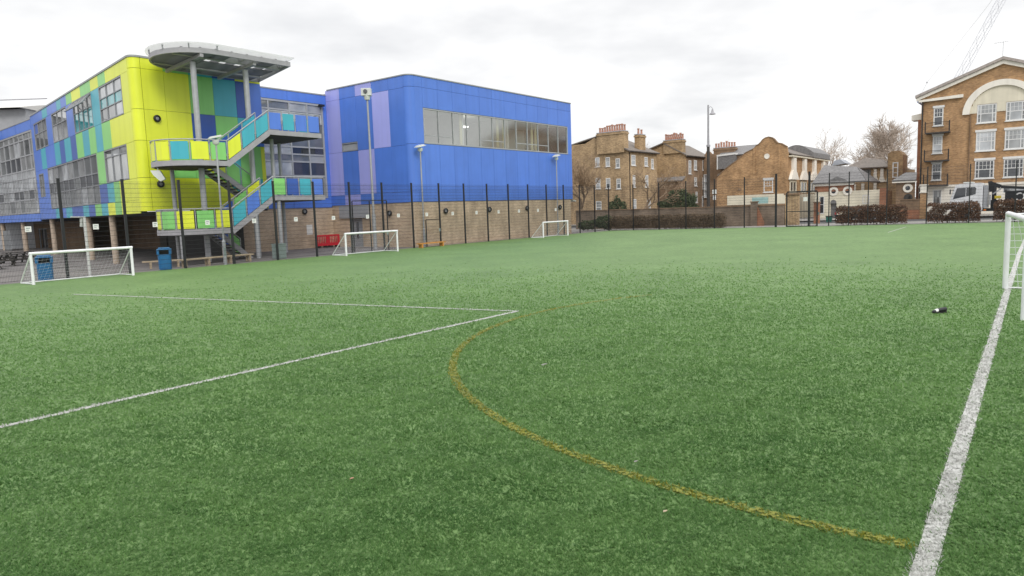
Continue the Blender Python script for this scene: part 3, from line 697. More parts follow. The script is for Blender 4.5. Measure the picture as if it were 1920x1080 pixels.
# ---- curved glazed wing, far left ---------------------------------------------------
flw = thing('school_wing', 'grey glazed school wing with blue bands at the far left behind the picnic tables', 'school building', TW(32, -4, -0.4))
FD = np.array(ab(11.5, 42.4)[:2]) - WB; FD /= np.linalg.norm(FD); FN = np.array([FD[1], -FD[0]]); FN = -FN if FN @ TH > 0 else FN
TF = fac(np.array(TW(27.32, 0, 0)[:2]), FD, FN)
mb = MB(); R = []
panels(mb, TF, [(0.05 + 4.6 * i, 4.6 + 4.6 * i, 2.55, 3.2, 'blue') for i in range(8)]); mb.build('fascia', flw)
mb = MB(); panels(mb, TF, [(0.05 + 4.6 * i, 4.6 + 4.6 * i, 10.0, 10.78, 'blue') for i in range(8)]); mb.build('parapet_panel', flw)
MB().box((0, -.3, 10.78), (37, .08, 10.86), 'coping', TF).build('coping', flw)
MB().box((0.02, -6, 2.5), (37, -0.06, 10.7), 'joint', TF).build('carcass', flw)
def fgl(i, j):
    if j == 4 and i in (3, 4, 5, 8, 9): return 'dglass'
    if j == 1 and i in (1, 3, 4, 7, 8): return 'dglass'
    return 'lglass' if j in (2, 3) else 'gglass'
window(flw, TF, 0.1, 36.8, 3.22, 9.98, [1.0, 2.6, 4.1, 5.65, 7.3, 9.0, 10.8, 12.8, 14.5, 16.5, 18.5, 21, 24, 27, 30, 33], [4.4, 5.2, 6.2, 6.85, 8.05, 9.35], 'greypanel', 'gglass', bw=.13, name='curtain_wall', glz=fgl)
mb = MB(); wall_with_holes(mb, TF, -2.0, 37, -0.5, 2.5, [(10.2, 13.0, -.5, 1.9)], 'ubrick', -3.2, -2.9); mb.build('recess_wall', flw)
window(flw, TF, 10.22, 12.98, -0.4, 1.88, [11.6], [], 'frame', 'mglass', d0=-3.06, d1=-2.95, name='door_screen')
for u in (6.8, 14.0):
    p = TF(u, -0.3, 0); MB().tube((p.x, p.y, -0.5), (p.x, p.y, 2.55), 0.2, 'colpaint', 16).build('column', flw, smooth=True)
# vaulted pale roof behind
vau = thing('vaulted_roof', 'pale vaulted roof rising behind the grey glazed wing', 'roof', (-50, 72, 0))
mb = MB(); prof = [(-9 + 18 * i / 16, 12.9 + 1.2 * math.sin(math.pi * i / 16)) for i in range(17)]
TV = lambda u, w, z: Vector((-58 + w, 74 + u, z))
for i in range(16):
    u0, z0 = prof[i]; u1, z1 = prof[i + 1]
    mb.poly([TV(u0, -30, z0), TV(u0, 14.0, z0), TV(u1, 14.0, z1), TV(u1, -30, z1)], 'whitewing')
mb.prism(prof, 13.7, 14.0, 'whitewing', lambda u, w, z: TV(u, w, z)); mb.build('membrane', vau, recalc=False)
MB().box((-68, 66, 10.7), (-44.2, 82, 12.9), 'greypanel').build('clerestory', vau)
MB().tube((-80, 65.2, 13.62), (-41.6, 65.2, 13.62), .05, 'steelwarm', 6).build('edge_rail', vau)
MB().box((-66, 70, -0.4), (-46, 80, 10.69), 'greypanel').build('wall', vau)

# ---- bulkhead lamps on the walls ----------------------------------------------------
def bulkhead():
    t = thing('wall_light', '', 'wall light')
    m = MB(); m.lathe([(0.20, 0.0), (0.235, 0.03), (0.235, 0.12), (0.19, 0.16), (0.165, 0.10)], 'black', n=20, T=lambda x, y, z: Vector((x * .82, -z, y * .82))); m.build('housing', t, local=True, smooth=True)
    m = MB(); m.lathe([(0.165, 0.04), (0.15, 0.075), (0.11, 0.10), (0.04, 0.11)], 'frame', n=16, T=lambda x, y, z: Vector((x * .82, -z, y * .82))); m.build('lens', t, local=True, smooth=True)
    return t
bh0 = bulkhead(); used = [0]
def place_bh(p, rz, label):
    o = bh0 if not used[0] else copy_tree(bh0); used[0] = 1
    return put(o, p, rz, label, 'round bulkhead lamps on the school walls')
RZB = ROT_A; RZA = ROT_A - math.pi / 2
place_bh(ab(7.75, YB - .055, 7.8), RZB, 'round black bulkhead lamp high on the lime yellow end wall')
place_bh(ab(7.63, YB - .055, 4.25), RZB, 'round black bulkhead lamp low on the lime yellow wall beside the stair landing')
place_bh(ab(18.4, LB - .005, 2.55), RZB, 'round black bulkhead lamp on the brick wall beyond the right stair landing')
place_bh(ab(A0 - .005, 3.18, 2.24), RZA, 'round black bulkhead lamp on the brick side wall near the tall camera mast')
for a, tx in ((23.74, 'nearest the block corner'), (28.44, 'second from the block corner'), (33.13, 'third from the block corner'), (37.78, 'near the right end of the block')):
    place_bh(ab(a, B0 - .005, 2.27), RZB, 'round black bulkhead lamp on the long brick wall, ' + tx)

# ================================================================== EXTERNAL STAIRCASE
st = thing('external_staircase', 'grey steel outdoor staircase with coloured balustrade panels against the yellow wing', 'staircase', ab(10, 4.5, 0))
BF, BM, BK = 2.65, 3.95, 5.6
def dshape(inset=0.0, n=10):
    pts = [(9.1, BF + inset)]
    for i in range(n + 1):
        t = math.pi * 0.5 + math.pi * i / n
        pts.append((8.0 + (1.85 - inset) * math.cos(t), 4.55 - (1.9 - inset) * math.sin(t)))
    pts.append((9.1, 6.45 - inset)); return pts
def landing_d(z):
    o = MB(); o.slab(dshape(), z - .26, z, 'steelwarm', TAB); lo = o.build('landing', st)
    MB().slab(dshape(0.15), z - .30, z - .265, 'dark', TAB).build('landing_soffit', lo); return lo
def landing_r(z):
    o = MB(); o.slab([(11.7, BF), (15.2, BF), (15.2, 6.9), (11.7, 6.9)], z - .26, z, 'steelwarm', TAB); lo = o.build('landing', st)
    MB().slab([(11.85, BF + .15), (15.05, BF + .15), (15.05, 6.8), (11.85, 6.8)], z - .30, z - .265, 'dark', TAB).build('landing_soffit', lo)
Z1, Z2, Z3, Z4 = 1.73, 3.43, 5.25, 7.05
landing_d(Z1); landing_r(Z2); landing_d(Z3); landing_r(Z4)
def flight(a0, z0, a1, z1, b0, b1):
    f = MB(); n = max(3, round(abs(z1 - z0) / .165))
    for b in (b0, b1 - .06):
        prof = [(a0, z0 - .32), (a1, z1 - .32), (a1, z1 + .02), (a0, z0 + .02)]
        f.prism([(u, z) for u, z in prof], b, b + .06, 'steelwarm', TAB)
    fo = f.build('flight', st); tr = MB()
    for i in range(n):
        t = (i + .5) / n; a = a0 + (a1 - a0) * t; z = z0 + (z1 - z0) * t; w = abs(a1 - a0) / n * .56
        tr.box((a - w, b0 + .06, z - .14), (a + w, b1 - .06, z - .08), 'dark', TAB)
    tr.build('tread', fo)
flight(9.1, Z1, 11.7, Z2, BF, BM); flight(11.7, Z2, 9.1, Z3, BM + .4, BK); flight(9.1, Z3, 11.7, Z4, BF, BM); flight(11.2, -.02, 9.1, Z1, BM + .4, BK)
def balustrade(pts, cols, h=1.0, lo=.06):
    """one infill panel per colour along a polyline of (a,b,z)"""
    P = [ab(*p) for p in pts]; L = [0]
    for i in range(len(P) - 1): L.append(L[-1] + (P[i + 1] - P[i]).length)
    def at(s):
        for i in range(len(P) - 1):
            if s <= L[i + 1] + 1e-6:
                return P[i].lerp(P[i + 1], (s - L[i]) / max(1e-6, L[i + 1] - L[i]))
        return P[-1].copy()
    tot = L[-1]; n = len(cols)
    hr = MB(); prev = at(0)
    ns = max(1, int(tot / .25))
    for i in range(1, ns + 1):
        q = at(tot * i / ns); hr.tube(prev + Vector((0, 0, h + .06)), q + Vector((0, 0, h + .06)), .032, 'steel', 8, cap=True); prev = q
    for i in range(n + 1):
        q = at(min(tot, max(0, tot * i / n))); hr.tube(q + Vector((0, 0, -.1)), q + Vector((0, 0, h + .06)), .026, 'steel', 8)
    hr.build('handrail', st, smooth=True)
    for i, c in enumerate(cols):
        s0 = tot * i / n + .07; s1 = tot * (i + 1) / n - .07; k = max(1, int((s1 - s0) / .3)); pm = MB(); V = []
        for j in range(k + 1):
            q = at(s0 + (s1 - s0) * j / k); q2 = at(min(tot, s0 + (s1 - s0) * j / k + .02)); q1 = at(max(0, s0 + (s1 - s0) * j / k - .02))
            d = (q2 - q1); nn = Vector((-d.y, d.x, 0)).normalized() * .008
            for sg in (-1, 1):
                for zz in (lo, h - .04): V.append(q + nn * sg + Vector((0, 0, zz)))
        fs = []
        for j in range(k):
            o = 4 * j; fs += [(o, o + 4, o + 5, o + 1), (o + 2, o + 3, o + 7, o + 6), (o + 1, o + 5, o + 7, o + 3), (o, o + 2, o + 6, o + 4)]
        fs += [(0, 1, 3, 2), (4 * k, 4 * k + 2, 4 * k + 3, 4 * k + 1)]
        pm.faces(V, fs, c); pm.build('balustrade_panel', st, c.replace('_', ' ') + ' balustrade panel' if c not in ('navy',) else 'dark blue balustrade panel')
dd = dshape(.05)
balustrade([(a, b, Z1) for a, b in dd[:-1]], ['yellow', 'green', 'yellow', 'green', 'yellow', 'yellow', 'green'])
balustrade([(a, b, Z3) for a, b in dd[:-1]], ['green', 'yellow', 'teal', 'yellow', 'yellow', 'teal', 'yellow'])
balustrade([(9.1, BF + .03, Z1), (11.7, BF + .03, Z2)], ['teal', 'blue', 'teal']); balustrade([(9.1, BM - .03, Z1), (11.7, BM - .03, Z2)], ['navy', 'green', 'yellow'])
balustrade([(11.7, BF + .05, Z2), (15.15, BF + .05, Z2)], ['green', 'navy', 'teal', 'blue']); balustrade([(15.15, BF + .05, Z2), (15.15, 6.8, Z2)], ['blue', 'teal', 'blue', 'navy'])
balustrade([(11.7, BM + .45, Z2), (9.1, BM + .45, Z3)], ['green', 'green', 'yellow']); balustrade([(11.7, BK - .05, Z2), (9.1, BK - .05, Z3)], ['teal', 'green', 'yellow'])
balustrade([(9.1, BF + .03, Z3), (11.7, BF + .03, Z4)], ['yellow', 'teal', 'teal']); balustrade([(9.1, BM - .03, Z3), (11.7, BM - .03, Z4)], ['navy', 'navy', 'teal'])
balustrade([(11.7, BF + .05, Z4), (15.15, BF + .05, Z4)], ['blue', 'teal', 'blue', 'blue']); balustrade([(15.15, BF + .05, Z4), (15.15, 6.8, Z4)], ['blue', 'teal', 'blue', 'blue'])
balustrade([(11.2, BK - .05, 0), (9.1, BK - .05, Z1)], ['green', 'navy', 'blue'])
for a, b, z0, z1 in ((6.6, 3.3, -.1, Z1 - .3), (7.7, 5.9, -.1, Z1 - .3), (10.54, BF + .1, 0, 2.4), (12.1, BF + .2, 0, Z2 - .3), (14.7, 6.2, 0, Z2 - .3), (12.9, 4.3, Z2, Z4 - .3), (14.7, 6.2, Z2, Z4 - .3), (7.7, 5.9, Z1, Z3 - .3)):
    MB().tube(ab(a, b, z0), ab(a, b, z1), .11, 'steel', 14).build('column', st, smooth=True)
cn = thing('stair_canopy', 'round ended grey canopy on two tall columns above the outdoor staircase', 'canopy', ab(10, 5, 0))
TCN = lambda a, b, z: ab(a, b, z + .075 * (7.05 - b))
def cshape(ins=0.0, n=16):
    pts = [(13.65 - ins, 3.05 + ins)]
    for i in range(n + 1):
        t = math.pi * .5 + math.pi * i / n; pts.append((9.2 + (2.45 - ins) * math.cos(t), 5.05 - (2.0 - ins) * math.sin(t)))
    pts.append((14.15 - ins, 7.05 - ins)); return pts
o_, i_ = cshape(), cshape(.09); n_ = len(o_)
mb = MB(); k = [TCN(a, b, z) for z in (10.47, 10.72) for a, b in o_] + [TCN(a, b, z) for z in (10.47, 10.72) for a, b in i_]
fs = []
for i in range(n_):
    j = (i + 1) % n_; fs += [(i, j, n_ + j, n_ + i), (2 * n_ + i, 3 * n_ + i, 3 * n_ + j, 2 * n_ + j), (n_ + i, n_ + j, 3 * n_ + j, 3 * n_ + i), (i, 2 * n_ + i, 2 * n_ + j, j)]
mb.faces(k, fs, 'steelwarm'); mb.build('fascia', cn)
MB().slab(cshape(-.16), 10.90, 10.96, 'polycarb', TCN).build('roof_sheet', cn)
for q in o_[1::3]: MB().box((q[0] - .03, q[1] - .03, 10.70), (q[0] + .03, q[1] + .03, 10.96), 'steel', TCN).build('sheet_bracket', cn)
mb = MB()
for a in (7.6, 8.4, 9.2, 10.1, 11.0, 11.9, 12.8, 13.5):
    hb = 1.9 if a >= 9.2 else 1.9 * math.sqrt(max(.05, 1 - ((9.2 - a) / 2.4) ** 2))
    mb.box((a - .04, 5.05 - hb, 10.55), (a + .04, 5.05 + hb, 10.79), 'steelwarm', TCN)
for b in (4.05, 6.1): mb.box((7.3, b - .07, 10.46), (13.6, b + .07, 10.74), 'steelwarm', TCN)
mb.build('roof_beam', cn)
mb = MB()   # opaque soffit plates; bays left open show the sheet above
mb.slab([p for p in cshape(.1) if p[0] < 9.25], 10.50, 10.53, 'polygrey', TCN)
for a0, a1, b0, b1 in ((9.24, 13.5, 4.6, 5.9), (9.24, 13.5, 6.15, 6.95), (9.24, 10.06, 3.2, 4.0), (11.94, 12.76, 3.2, 4.0)): mb.box((a0, b0, 10.50), (a1, b1, 10.53), 'polygrey', TCN)
mb.build('soffit_plate', cn)
for a in (8.4, 11.44):
    MB().tube(ab(a, 4.15, -.05), ab(a, 4.15, 10.45), .15, 'steel', 18).build('column', cn, smooth=True)
    MB().box((a - .09, 3.2, 10.28), (a + .09, 6.9, 10.45), 'steelwarm', TCN).build('column_head', cn)
fl = thing('floodlight', 'white box floodlight hanging under the upper stair landing', 'floodlight', ab(6.35, 4.7, Z3 - .26))
mb = MB(); mb.box((-.03, -.03, -.18), (.03, .03, 0), 'lampwhite'); mb.build('bracket', fl, local=True)
mb = MB(); mb.prism([(-.32, -.18), (.12, -.18), (.34, -.62), (.10, -.74), (-.2, -.42)], -.2, .2, 'lampwhite', lambda u, w, z: Vector((u, w, z))); mb.build('housing', fl, local=True, bevel=.02)
mb = MB(); mb.poly([(.12, -.16, -.70), (.32, -.16, -.60), (.32, .16, -.60), (.12, .16, -.70)], 'white'); mb.build('lens', fl, local=True)
fl.rotation_euler = (0, 0, ROT_A - .6)

# ================================================================== PITCH FENCE
SP = 2.4741
def post_mesh(w=.11, d=.06, h=4.05, z0=-.15):
    m = MB(); m.box((-w / 2, -d / 2, z0), (w / 2, d / 2, h), 'black'); m.box((-w / 2 - .006, -d / 2 - .006, h), (w / 2 + .006, d / 2 + .006, h + .03), 'black'); return m
def mesh_panel_mesh(L, h=4.0, vs=.05, hs=.2, r=.0032):
    m = MB(); n = int(L / vs)
    def wire(p, q, rr):
        m.tube(p, q, rr, 'black', 4, cap=False)
    for i in range(1, n): wire((i * vs, 0, .05), (i * vs, 0, h), r)
    z = .08
    while z < h + .01: wire((.03, -.006, z), (L - .03, -.006, z), r * 1.7); wire((.03, .006, z), (L - .03, .006, z), r * 1.7); z += hs
    return m
side_fence = thing('pitch_fence', 'tall black weldmesh fence along the school side of the pitch', 'fence', ab(20, 0, 0))
p0 = post_mesh().build('post', side_fence, local=True)
m0 = mesh_panel_mesh(SP).build('mesh_panel', side_fence, local=True, recalc=False)
first = [True, True]
def add_part(src, i, parent, a, b, z, rz):
    if first[i]: o = src; first[i] = False
    else: o = src.copy(); COL.objects.link(o)
    o.parent = parent; o.location = ab(a, b, z) - world_loc(parent); o.rotation_euler = (0, 0, rz); return o
for k in range(-4, 19):
    a = SP * k; add_part(p0, 0, side_fence, a, 0.02, 0, ROT_A)
    if k < 18: add_part(m0, 1, side_fence, a, 0.02, 0, ROT_A)
# gate frames in the side fence
def gate(parent, a0, a1, h, mid=None, T=None, sw=.05, zt=0.0, full=False):
    g = MB()
    g.box((a0, -.06, h), (a1, -.01, h + sw), 'black', T)
    for a in [a0, a1] + ([mid] if mid else []): g.box((a - sw / 2, -.06, .02), (a + sw / 2, -.01, h), 'black', T)
    go = g.build('gate', parent); MB().box((a1 - .14, -.10, .95), (a1 - .03, -.065, 1.15), 'cab', T).build('lock_box', go); return go
TFE = lambda u, w, z: ab(u, 0.02 + w, z)
gate(side_fence, 14.98, 17.62, 2.98, 16.27, TFE)
gate(side_fence, 20.92, 22.2, 1.72, None, TFE)
end_fence = thing('pitch_fence', 'tall black weldmesh fence across the far end of the pitch, with the double gate', 'fence', ab(44.5, -15, 0))
RZN = ROT_A - math.pi / 2
eb = [-SP * i for i in range(1, 7)] + [-17.3]
for i, b in enumerate(eb):
    z = gz(44, b) - .06
    w_ = post_mesh(.14, .10, 4.15) if i >= 5 else post_mesh(.08, .06, 4.05)
    o = w_.build('post', end_fence, local=True); o.location = ab(44.5, b, z) - world_loc(end_fence); o.rotation_euler = (0, 0, RZN)
for i in range(6):
    b = -SP * i; add_part(m0, 1, end_fence, 44.5, b, gz(44, b) - .06, RZN)
rest = [-17.3, -18.71, -20.07, -21.35, -22.56, -25.03, -27.5, -30.0, -32.5, -35, -37.5]
for i, b in enumerate(rest):
    z = gz(44, b) - .06; w_ = post_mesh(.065, .05, 3.95)
    if i:
        o = w_.build('post', end_fence, local=True); o.location = ab(44.5, b, z) - world_loc(end_fence); o.rotation_euler = (0, 0, RZN)
    if i < len(rest) - 1:
        L = b - rest[i + 1]; o = mesh_panel_mesh(L).build('mesh_panel', end_fence, local=True, recalc=False)
        o.location = ab(44.5, b, z) - world_loc(end_fence); o.rotation_euler = (0, 0, RZN)
TEF = lambda u, w, z: ab(44.47 - w, u, z + .1)
g = gate(end_fence, -15.66, -17.88, 2.68, None, TEF, .10)
m = MB()
m.box((-15.66, -.05, .06), (-17.88, -.02, .14), 'black', TEF); m.box((-15.66, -.05, 1.2), (-17.88, -.02, 1.26), 'black', TEF)
for i in range(1, 20): u = -15.66 - 2.22 * i / 20; m.box((u - .008, -.045, .14), (u + .008, -.03, 2.68), 'black', TEF)
m.build('gate_leaf', g)
MB().box((-16.9, .02, 2.0), (-17.2, .05, 2.3), 'white', TEF).build('sign_plate', g)

# small square plates, one in the middle of every fence bay
def plate():
    t = thing('fence_plate', '', 'sign')
    m = MB(); m.box((-.11, -.012, -.11), (.11, 0, .11), 'white'); m.build('plate', t, local=True)
    m = MB()
    m.box((-.07, -.0135, .02), (.07, -.0121, .055), 'cab'); m.box((-.07, -.0135, -.05), (.03, -.0121, -.025), 'cab'); m.build('print', t, local=True); return t
pl0 = plate(); ordn = ['first', 'second', 'third', 'fourth', 'fifth', 'sixth', 'seventh', 'eighth', 'ninth', 'tenth', 'eleventh', 'twelfth', 'thirteenth', 'fourteenth', 'fifteenth', 'sixteenth']
for i, k in enumerate(range(-1, 15)):
    o = pl0 if i == 0 else copy_tree(pl0)
    put(o, ab(SP * (k + .5), 0.0, 2.08), ROT_A, 'white square plate on the side fence, %s plate from the left' % ordn[i], 'white square plates on the fence')

# ================================================================== GOALS
def net_sheet(m, P, nu, nv, r=.0045, sag=0.0):
    """cord grid between the corner points P00,P10,P11,P01"""
    P = [Vector(p) for p in P]
    def at(u, v):
        q = P[0] * (1 - u) * (1 - v) + P[1] * u * (1 - v) + P[2] * u * v + P[3] * (1 - u) * v
        q = q.copy(); q.z -= sag * 4 * v * (1 - v) * (0.6 + 0.4 * math.cos(u * 9.0)) ; q.z = max(q.z, 0.015)
        return q
    for i in range(nu + 1):
        pr = at(i / nu, 0)
        for j in range(1, 9): q = at(i / nu, j / 8); m.tube(pr, q, r, 'net', 3, cap=False); pr = q
    for j in range(nv + 1):
        pr = at(0, j / nv)
        for i in range(1, nu + 1): q = at(i / nu, j / nv); m.tube(pr, q, r, 'net', 3, cap=False); pr = q
def goal(name, label, w, h, d, loc, rz, r=.05, top=0.0, rnet=.0023):
    t = thing(name, label, 'goal', (0, 0, 0), 0, 'portable football goals')
    for x in (-w / 2, w / 2):
        MB().tube((x, 0, 0), (x, 0, h), r, 'whitegoal', 12).build('post', t, local=True, smooth=True)
    MB().tube((-w / 2 - r, 0, h), (w / 2 + r, 0, h), r, 'whitegoal', 12).build('crossbar', t, local=True, smooth=True)
    for x in (-w / 2, w / 2):
        m = MB(); m.tube((x, 0, h - .01), (x, top + .01, h - .01), .02, 'whitegoal', 8); m.tube((x, top, h), (x, d, .03), .022, 'whitegoal', 8); m.tube((x, .02, .025), (x, d, .025), .022, 'whitegoal', 8)
        m.build('stanchion', t, local=True, smooth=True)
    MB().tube((-w / 2, d, .025), (w / 2, d, .025), .025, 'whitegoal', 8).build('ground_bar', t, local=True, smooth=True)
    m = MB(); st_ = .15; nu = int(w / st_); L = math.hypot(d - top, h)
    net_sheet(m, [(-w / 2, top, h), (w / 2, top, h), (w / 2, d, .02), (-w / 2, d, .02)], nu, int(L / st_), rnet, .10)
    if top > .05: net_sheet(m, [(-w / 2, 0, h), (w / 2, 0, h), (w / 2, top, h), (-w / 2, top, h)], nu, max(1, int(top / st_)), rnet, .05)
    for x in (-w / 2, w / 2): net_sheet(m, [(x, 0.0, h), (x, top + .01, h), (x, d, .02), (x, 0, .02)], 6, int(h / st_), rnet)
    m.build('net', t, local=True, recalc=False)
    t.location = loc; t.rotation_euler = (0, 0, rz); return t
goal('football_goal', 'wide low white goal with sagging net at the left edge, a blue bin behind it', 3.72, 1.17, 1.15, ab(.1, -1.48, .0), ROT_A + .05, .055)
goal('football_goal', 'white goal before the grey door of the brick wall, middle of the three far goals', 3.8, 1.2, 1.2, ab(15.05, -1.5, 0), ROT_A, .055)
goal('football_goal', 'small distant white goal near the right end of the brick wall', 3.4, 1.16, 1.1, ab(33.6, -1.5, .0), ROT_A, .055)
gr = goal('football_goal', 'tall white goal cut off by the right edge, standing on the touchline', 4.85, 1.74, 1.5, ab(5.85, -31.35, 0), ROT_A - math.pi + .10, .058, .45, .006)
for i, x in enumerate((2.28, 2.05)):
    m = MB(); m.box((x - .05, .03, 1.60), (x + .05, .09, 1.68), 'navy'); m.build('net_clip', gr, local=True)

# ================================================================== STREET FURNITURE ROUND THE SCHOOL
def lamp(label, a, b, h, rz, group='pale column lamps around the school'):
    t = thing('lamp_post', label, 'lamp post', (0, 0, 0), 0, group)
    m = MB(); m.tube((0, 0, -.1), (0, 0, 1.15), .085, 'steel', 14); m.tube((0, 0, 1.15), (0, 0, 1.22), .085, 'steel', 14, .05); m.tube((0, 0, 1.22), (0, 0, h - .35), .05, 'steel', 12, .042)
    m.build('column', t, local=True, smooth=True)
    m = MB(); m.lathe([(.10, h - .38), (.16, h - .30), (.16, h - .16), (.07, h - .14)], 'lampwhite', n=14); m.build('lantern', t, local=True, smooth=True)
    m = MB(); m.slab([(-.36, -.2), (.30, -.26), (.36, 0), (.30, .26), (-.36, .2)], h - .06, h - .02, 'lampwhite', lambda x, y, z: Vector((x, y, z + x * .22)))
    m.slab([(-.28, -.15), (.22, -.2), (.28, 0), (.22, .2), (-.28, .15)], h - .02, h + .04, 'lampwhite', lambda x, y, z: Vector((x, y, z + x * .22))); m.tube((0, 0, h - .16), (0, 0, h - .05), .03, 'steel', 8)
    m.build('reflector', t, local=True)
    m = MB(); m.box((-.05, -.088, .45), (.05, -.083, .85), 'cab'); m.build('access_door', t, local=True)
    t.location = ab(a, b, -.02); t.rotation_euler = (0, 0, rz); return t
lamp('pale lamp post with square reflector head standing before the outdoor staircase', 7.1, .28, 6.2, ROT_A - .3)
lamp('pale lamp post with tilted reflector head at the corner of the blue block', 21.15, .42, 6.5, ROT_A + .2)
lamp('pale lamp post with tilted reflector head near the right end of the blue block', 36.85, .45, 6.5, ROT_A + .2)
t = thing('lamp_post', 'short white post with a flat lamp arm behind the left goal', 'lamp post', ab(1.0, .45, 0))
m = MB(); m.tube((0, 0, 0), (0, 0, 2.52), .055, 'white', 12); m.build('column', t, local=True, smooth=True)
m = MB(); m.bar((0, 0, 2.5), (-.42 * TH[0] - .1, -.42 * TH[1], 2.52), .1, .04, 'white'); m.bar((-.1, 0, 2.45), (-.14, 0, 2.1), .12, .1, 'lampwhite'); m.build('lamp_arm', t, local=True)
t = thing('camera_mast', 'tall grey mast with a boxy white security camera in front of the blue side wall', 'camera mast', ab(18.6, 2.3, 0))
m = MB(); m.tube((0, 0, -.1), (0, 0, 2.2), .12, 'steel', 14); m.tube((0, 0, 2.2), (0, 0, 9.3), .075, 'steel', 12, .06); m.build('mast', t, local=True, smooth=True)
m = MB(); m.box((-.33, -.22, 9.55), (.28, .22, 10.0), 'lampwhite'); m.tube((0, 0, 9.3), (0, 0, 9.55), .16, 'lampwhite', 12, .22); m.build('camera_box', t, local=True, bevel=.02)
m = MB(); m.lathe([(.02, 0), (.13, .02), (.13, .06), (.02, .07)], 'dglass', n=14, T=lambda x, y, z: Vector((-.05 + x, -.22 - z, 9.8 + y))); m.build('lens', t, local=True)

def litter_bin(label, loc, rz):
    t = thing('litter_bin', label, 'litter bin', (0, 0, 0), 0, 'blue litter bins')
    m = MB(); m.slab([(.27 * math.cos(q) * (abs(math.cos(q)) ** -.45), .27 * math.sin(q) * (abs(math.sin(q)) ** -.45)) for q in [math.pi * (i + .5) / 12 for i in range(24)]], 0.03, .72, 'bin', lambda x, y, z: Vector((x * (1 + .06 * z), y * (1 + .06 * z), z)))
    m.build('body', t, local=True, smooth=True)
    m = MB()
    for sx in (-1, 1): m.box((sx * .25 - .055, -.26, .715), (sx * .25 + .055, .26, .93), 'bin')
    m.box((-.195, .12, .715), (.195, .26, .93), 'bin'); m.slab([(-.305, -.29), (.305, -.29), (.305, .29), (-.305, .29)], .925, .97, 'bin', lambda x, y, z: Vector((x, y, z)))
    m.slab([(-.24, -.22), (.24, -.22), (.24, .22), (-.24, .22)], .97, 1.03, 'bin', lambda x, y, z: Vector((x, y, z))); m.build('hood', t, local=True, bevel=.02)
    m = MB(); m.box((-.19, -.20, .72), (.19, .10, .74), 'black'); m.box((-.19, .09, .74), (.19, .118, .92), 'black'); m.build('opening', t, local=True)
    m = MB()
    m.box((-.13, -.262, .40), (.13, -.256, .48), 'lampwhite'); m.box((-.10, -.262, .30), (.10, -.256, .34), 'lampwhite'); m.build('sticker', t, local=True)
    t.location = loc; t.rotation_euler = (0, 0, rz); return t
litter_bin('blue litter bin standing by the fence in front of the long timber bench', ab(4.25, .50, -.02), ROT_A - .5)
litter_bin('blue litter bin with scuffed front seen through the net of the left goal', ab(-.65, .45, -.02), ROT_A - .35)

def bench(label, p, q, z, legs, m_='wood', sw=.36, sh=.45, leg=.09):
    p = Vector(p); q = Vector(q); d = (q - p).normalized(); n = Vector((-d.y, d.x, 0)); c = (p + q) / 2
    t = thing('bench', label, 'bench', (c.x, c.y, z)); L = (q - p).length
    m = MB()
    for s_ in (-1, 1): m.bar(d * (-L / 2) + n * (s_ * sw / 4) + Vector((0, 0, sh - .03)), d * (L / 2) + n * (s_ * sw / 4) + Vector((0, 0, sh - .03)), sw / 2 - .015, .06, m_)
    m.build('seat', t, local=True)
    for f_ in legs:
        m = MB(); cc = d * (-L / 2 + L * f_)
        for s_ in (-1, 1): m.bar(cc + n * (s_ * sw * .32), cc + n * (s_ * sw * .32) + Vector((0, 0, sh - .06)), leg, leg, m_, up=(d.x, d.y, 0))
        m.bar(cc - n * (sw * .4) + Vector((0, 0, sh - .10)), cc + n * (sw * .4) + Vector((0, 0, sh - .10)), .07, .075, m_)
        m.build('leg', t, local=True)
    return t
bench('long weathered timber bench running under the staircase', ab(5.05, .75), ab(9.2, 1.25), -.04, (.06, .36, .66, .94), sh=.42)
bench('short weathered timber bench left of the blue bin, at the stair foot', ab(4.55, 3.4), ab(6.2, 2.75), -.20, (.2, .6, .9), sh=.48)
t = bench('low orange timber bench at the foot of the fence, below the blue corner', ab(19.6, -.55), ab(22.1, -.42), 0.0, (.1, .9), 'orangewood', .32, .30, .10)
# picnic tables, far left
def picnic(label, loc, rz):
    t = thing('picnic_table', label, 'picnic table', (0, 0, 0), 0, 'dark picnic tables'); m = MB()
    for y in (-.28, 0, .28): m.box((-.9, y - .12, .72), (.9, y + .12, .765), 'darkwood')
    m.build('tabletop', t, local=True)
    for y in (-.75, .75): MB().box((-.9, y - .13, .42), (.9, y + .13, .465), 'darkwood').build('seat', t, local=True)
    for x in (-.6, .6):
        m = MB(); m.bar((x, -.72, 0), (x, -.2, .72), .05, .1, 'darkwood', (1, 0, 0)); m.bar((x, .72, 0), (x, .2, .72), .05, .1, 'darkwood', (1, 0, 0)); m.bar((x + .05, -.85, .38), (x + .05, .85, .38), .05, .1, 'darkwood'); m.build('frame', t, local=True)
    t.location = loc; t.rotation_euler = (0, 0, rz)
picnic('dark timber picnic table by the glass doors at the far left', ab(5.0, 22.5, -.37), ROT_A + .5)
picnic('dark timber picnic table nearer the pitch at the far left', ab(2.6, 19.3, -.37), ROT_A + 1.2)
picnic('dark timber picnic table beside the left undercroft column', ab(6.4, 26.0, -.37), ROT_A + .2)
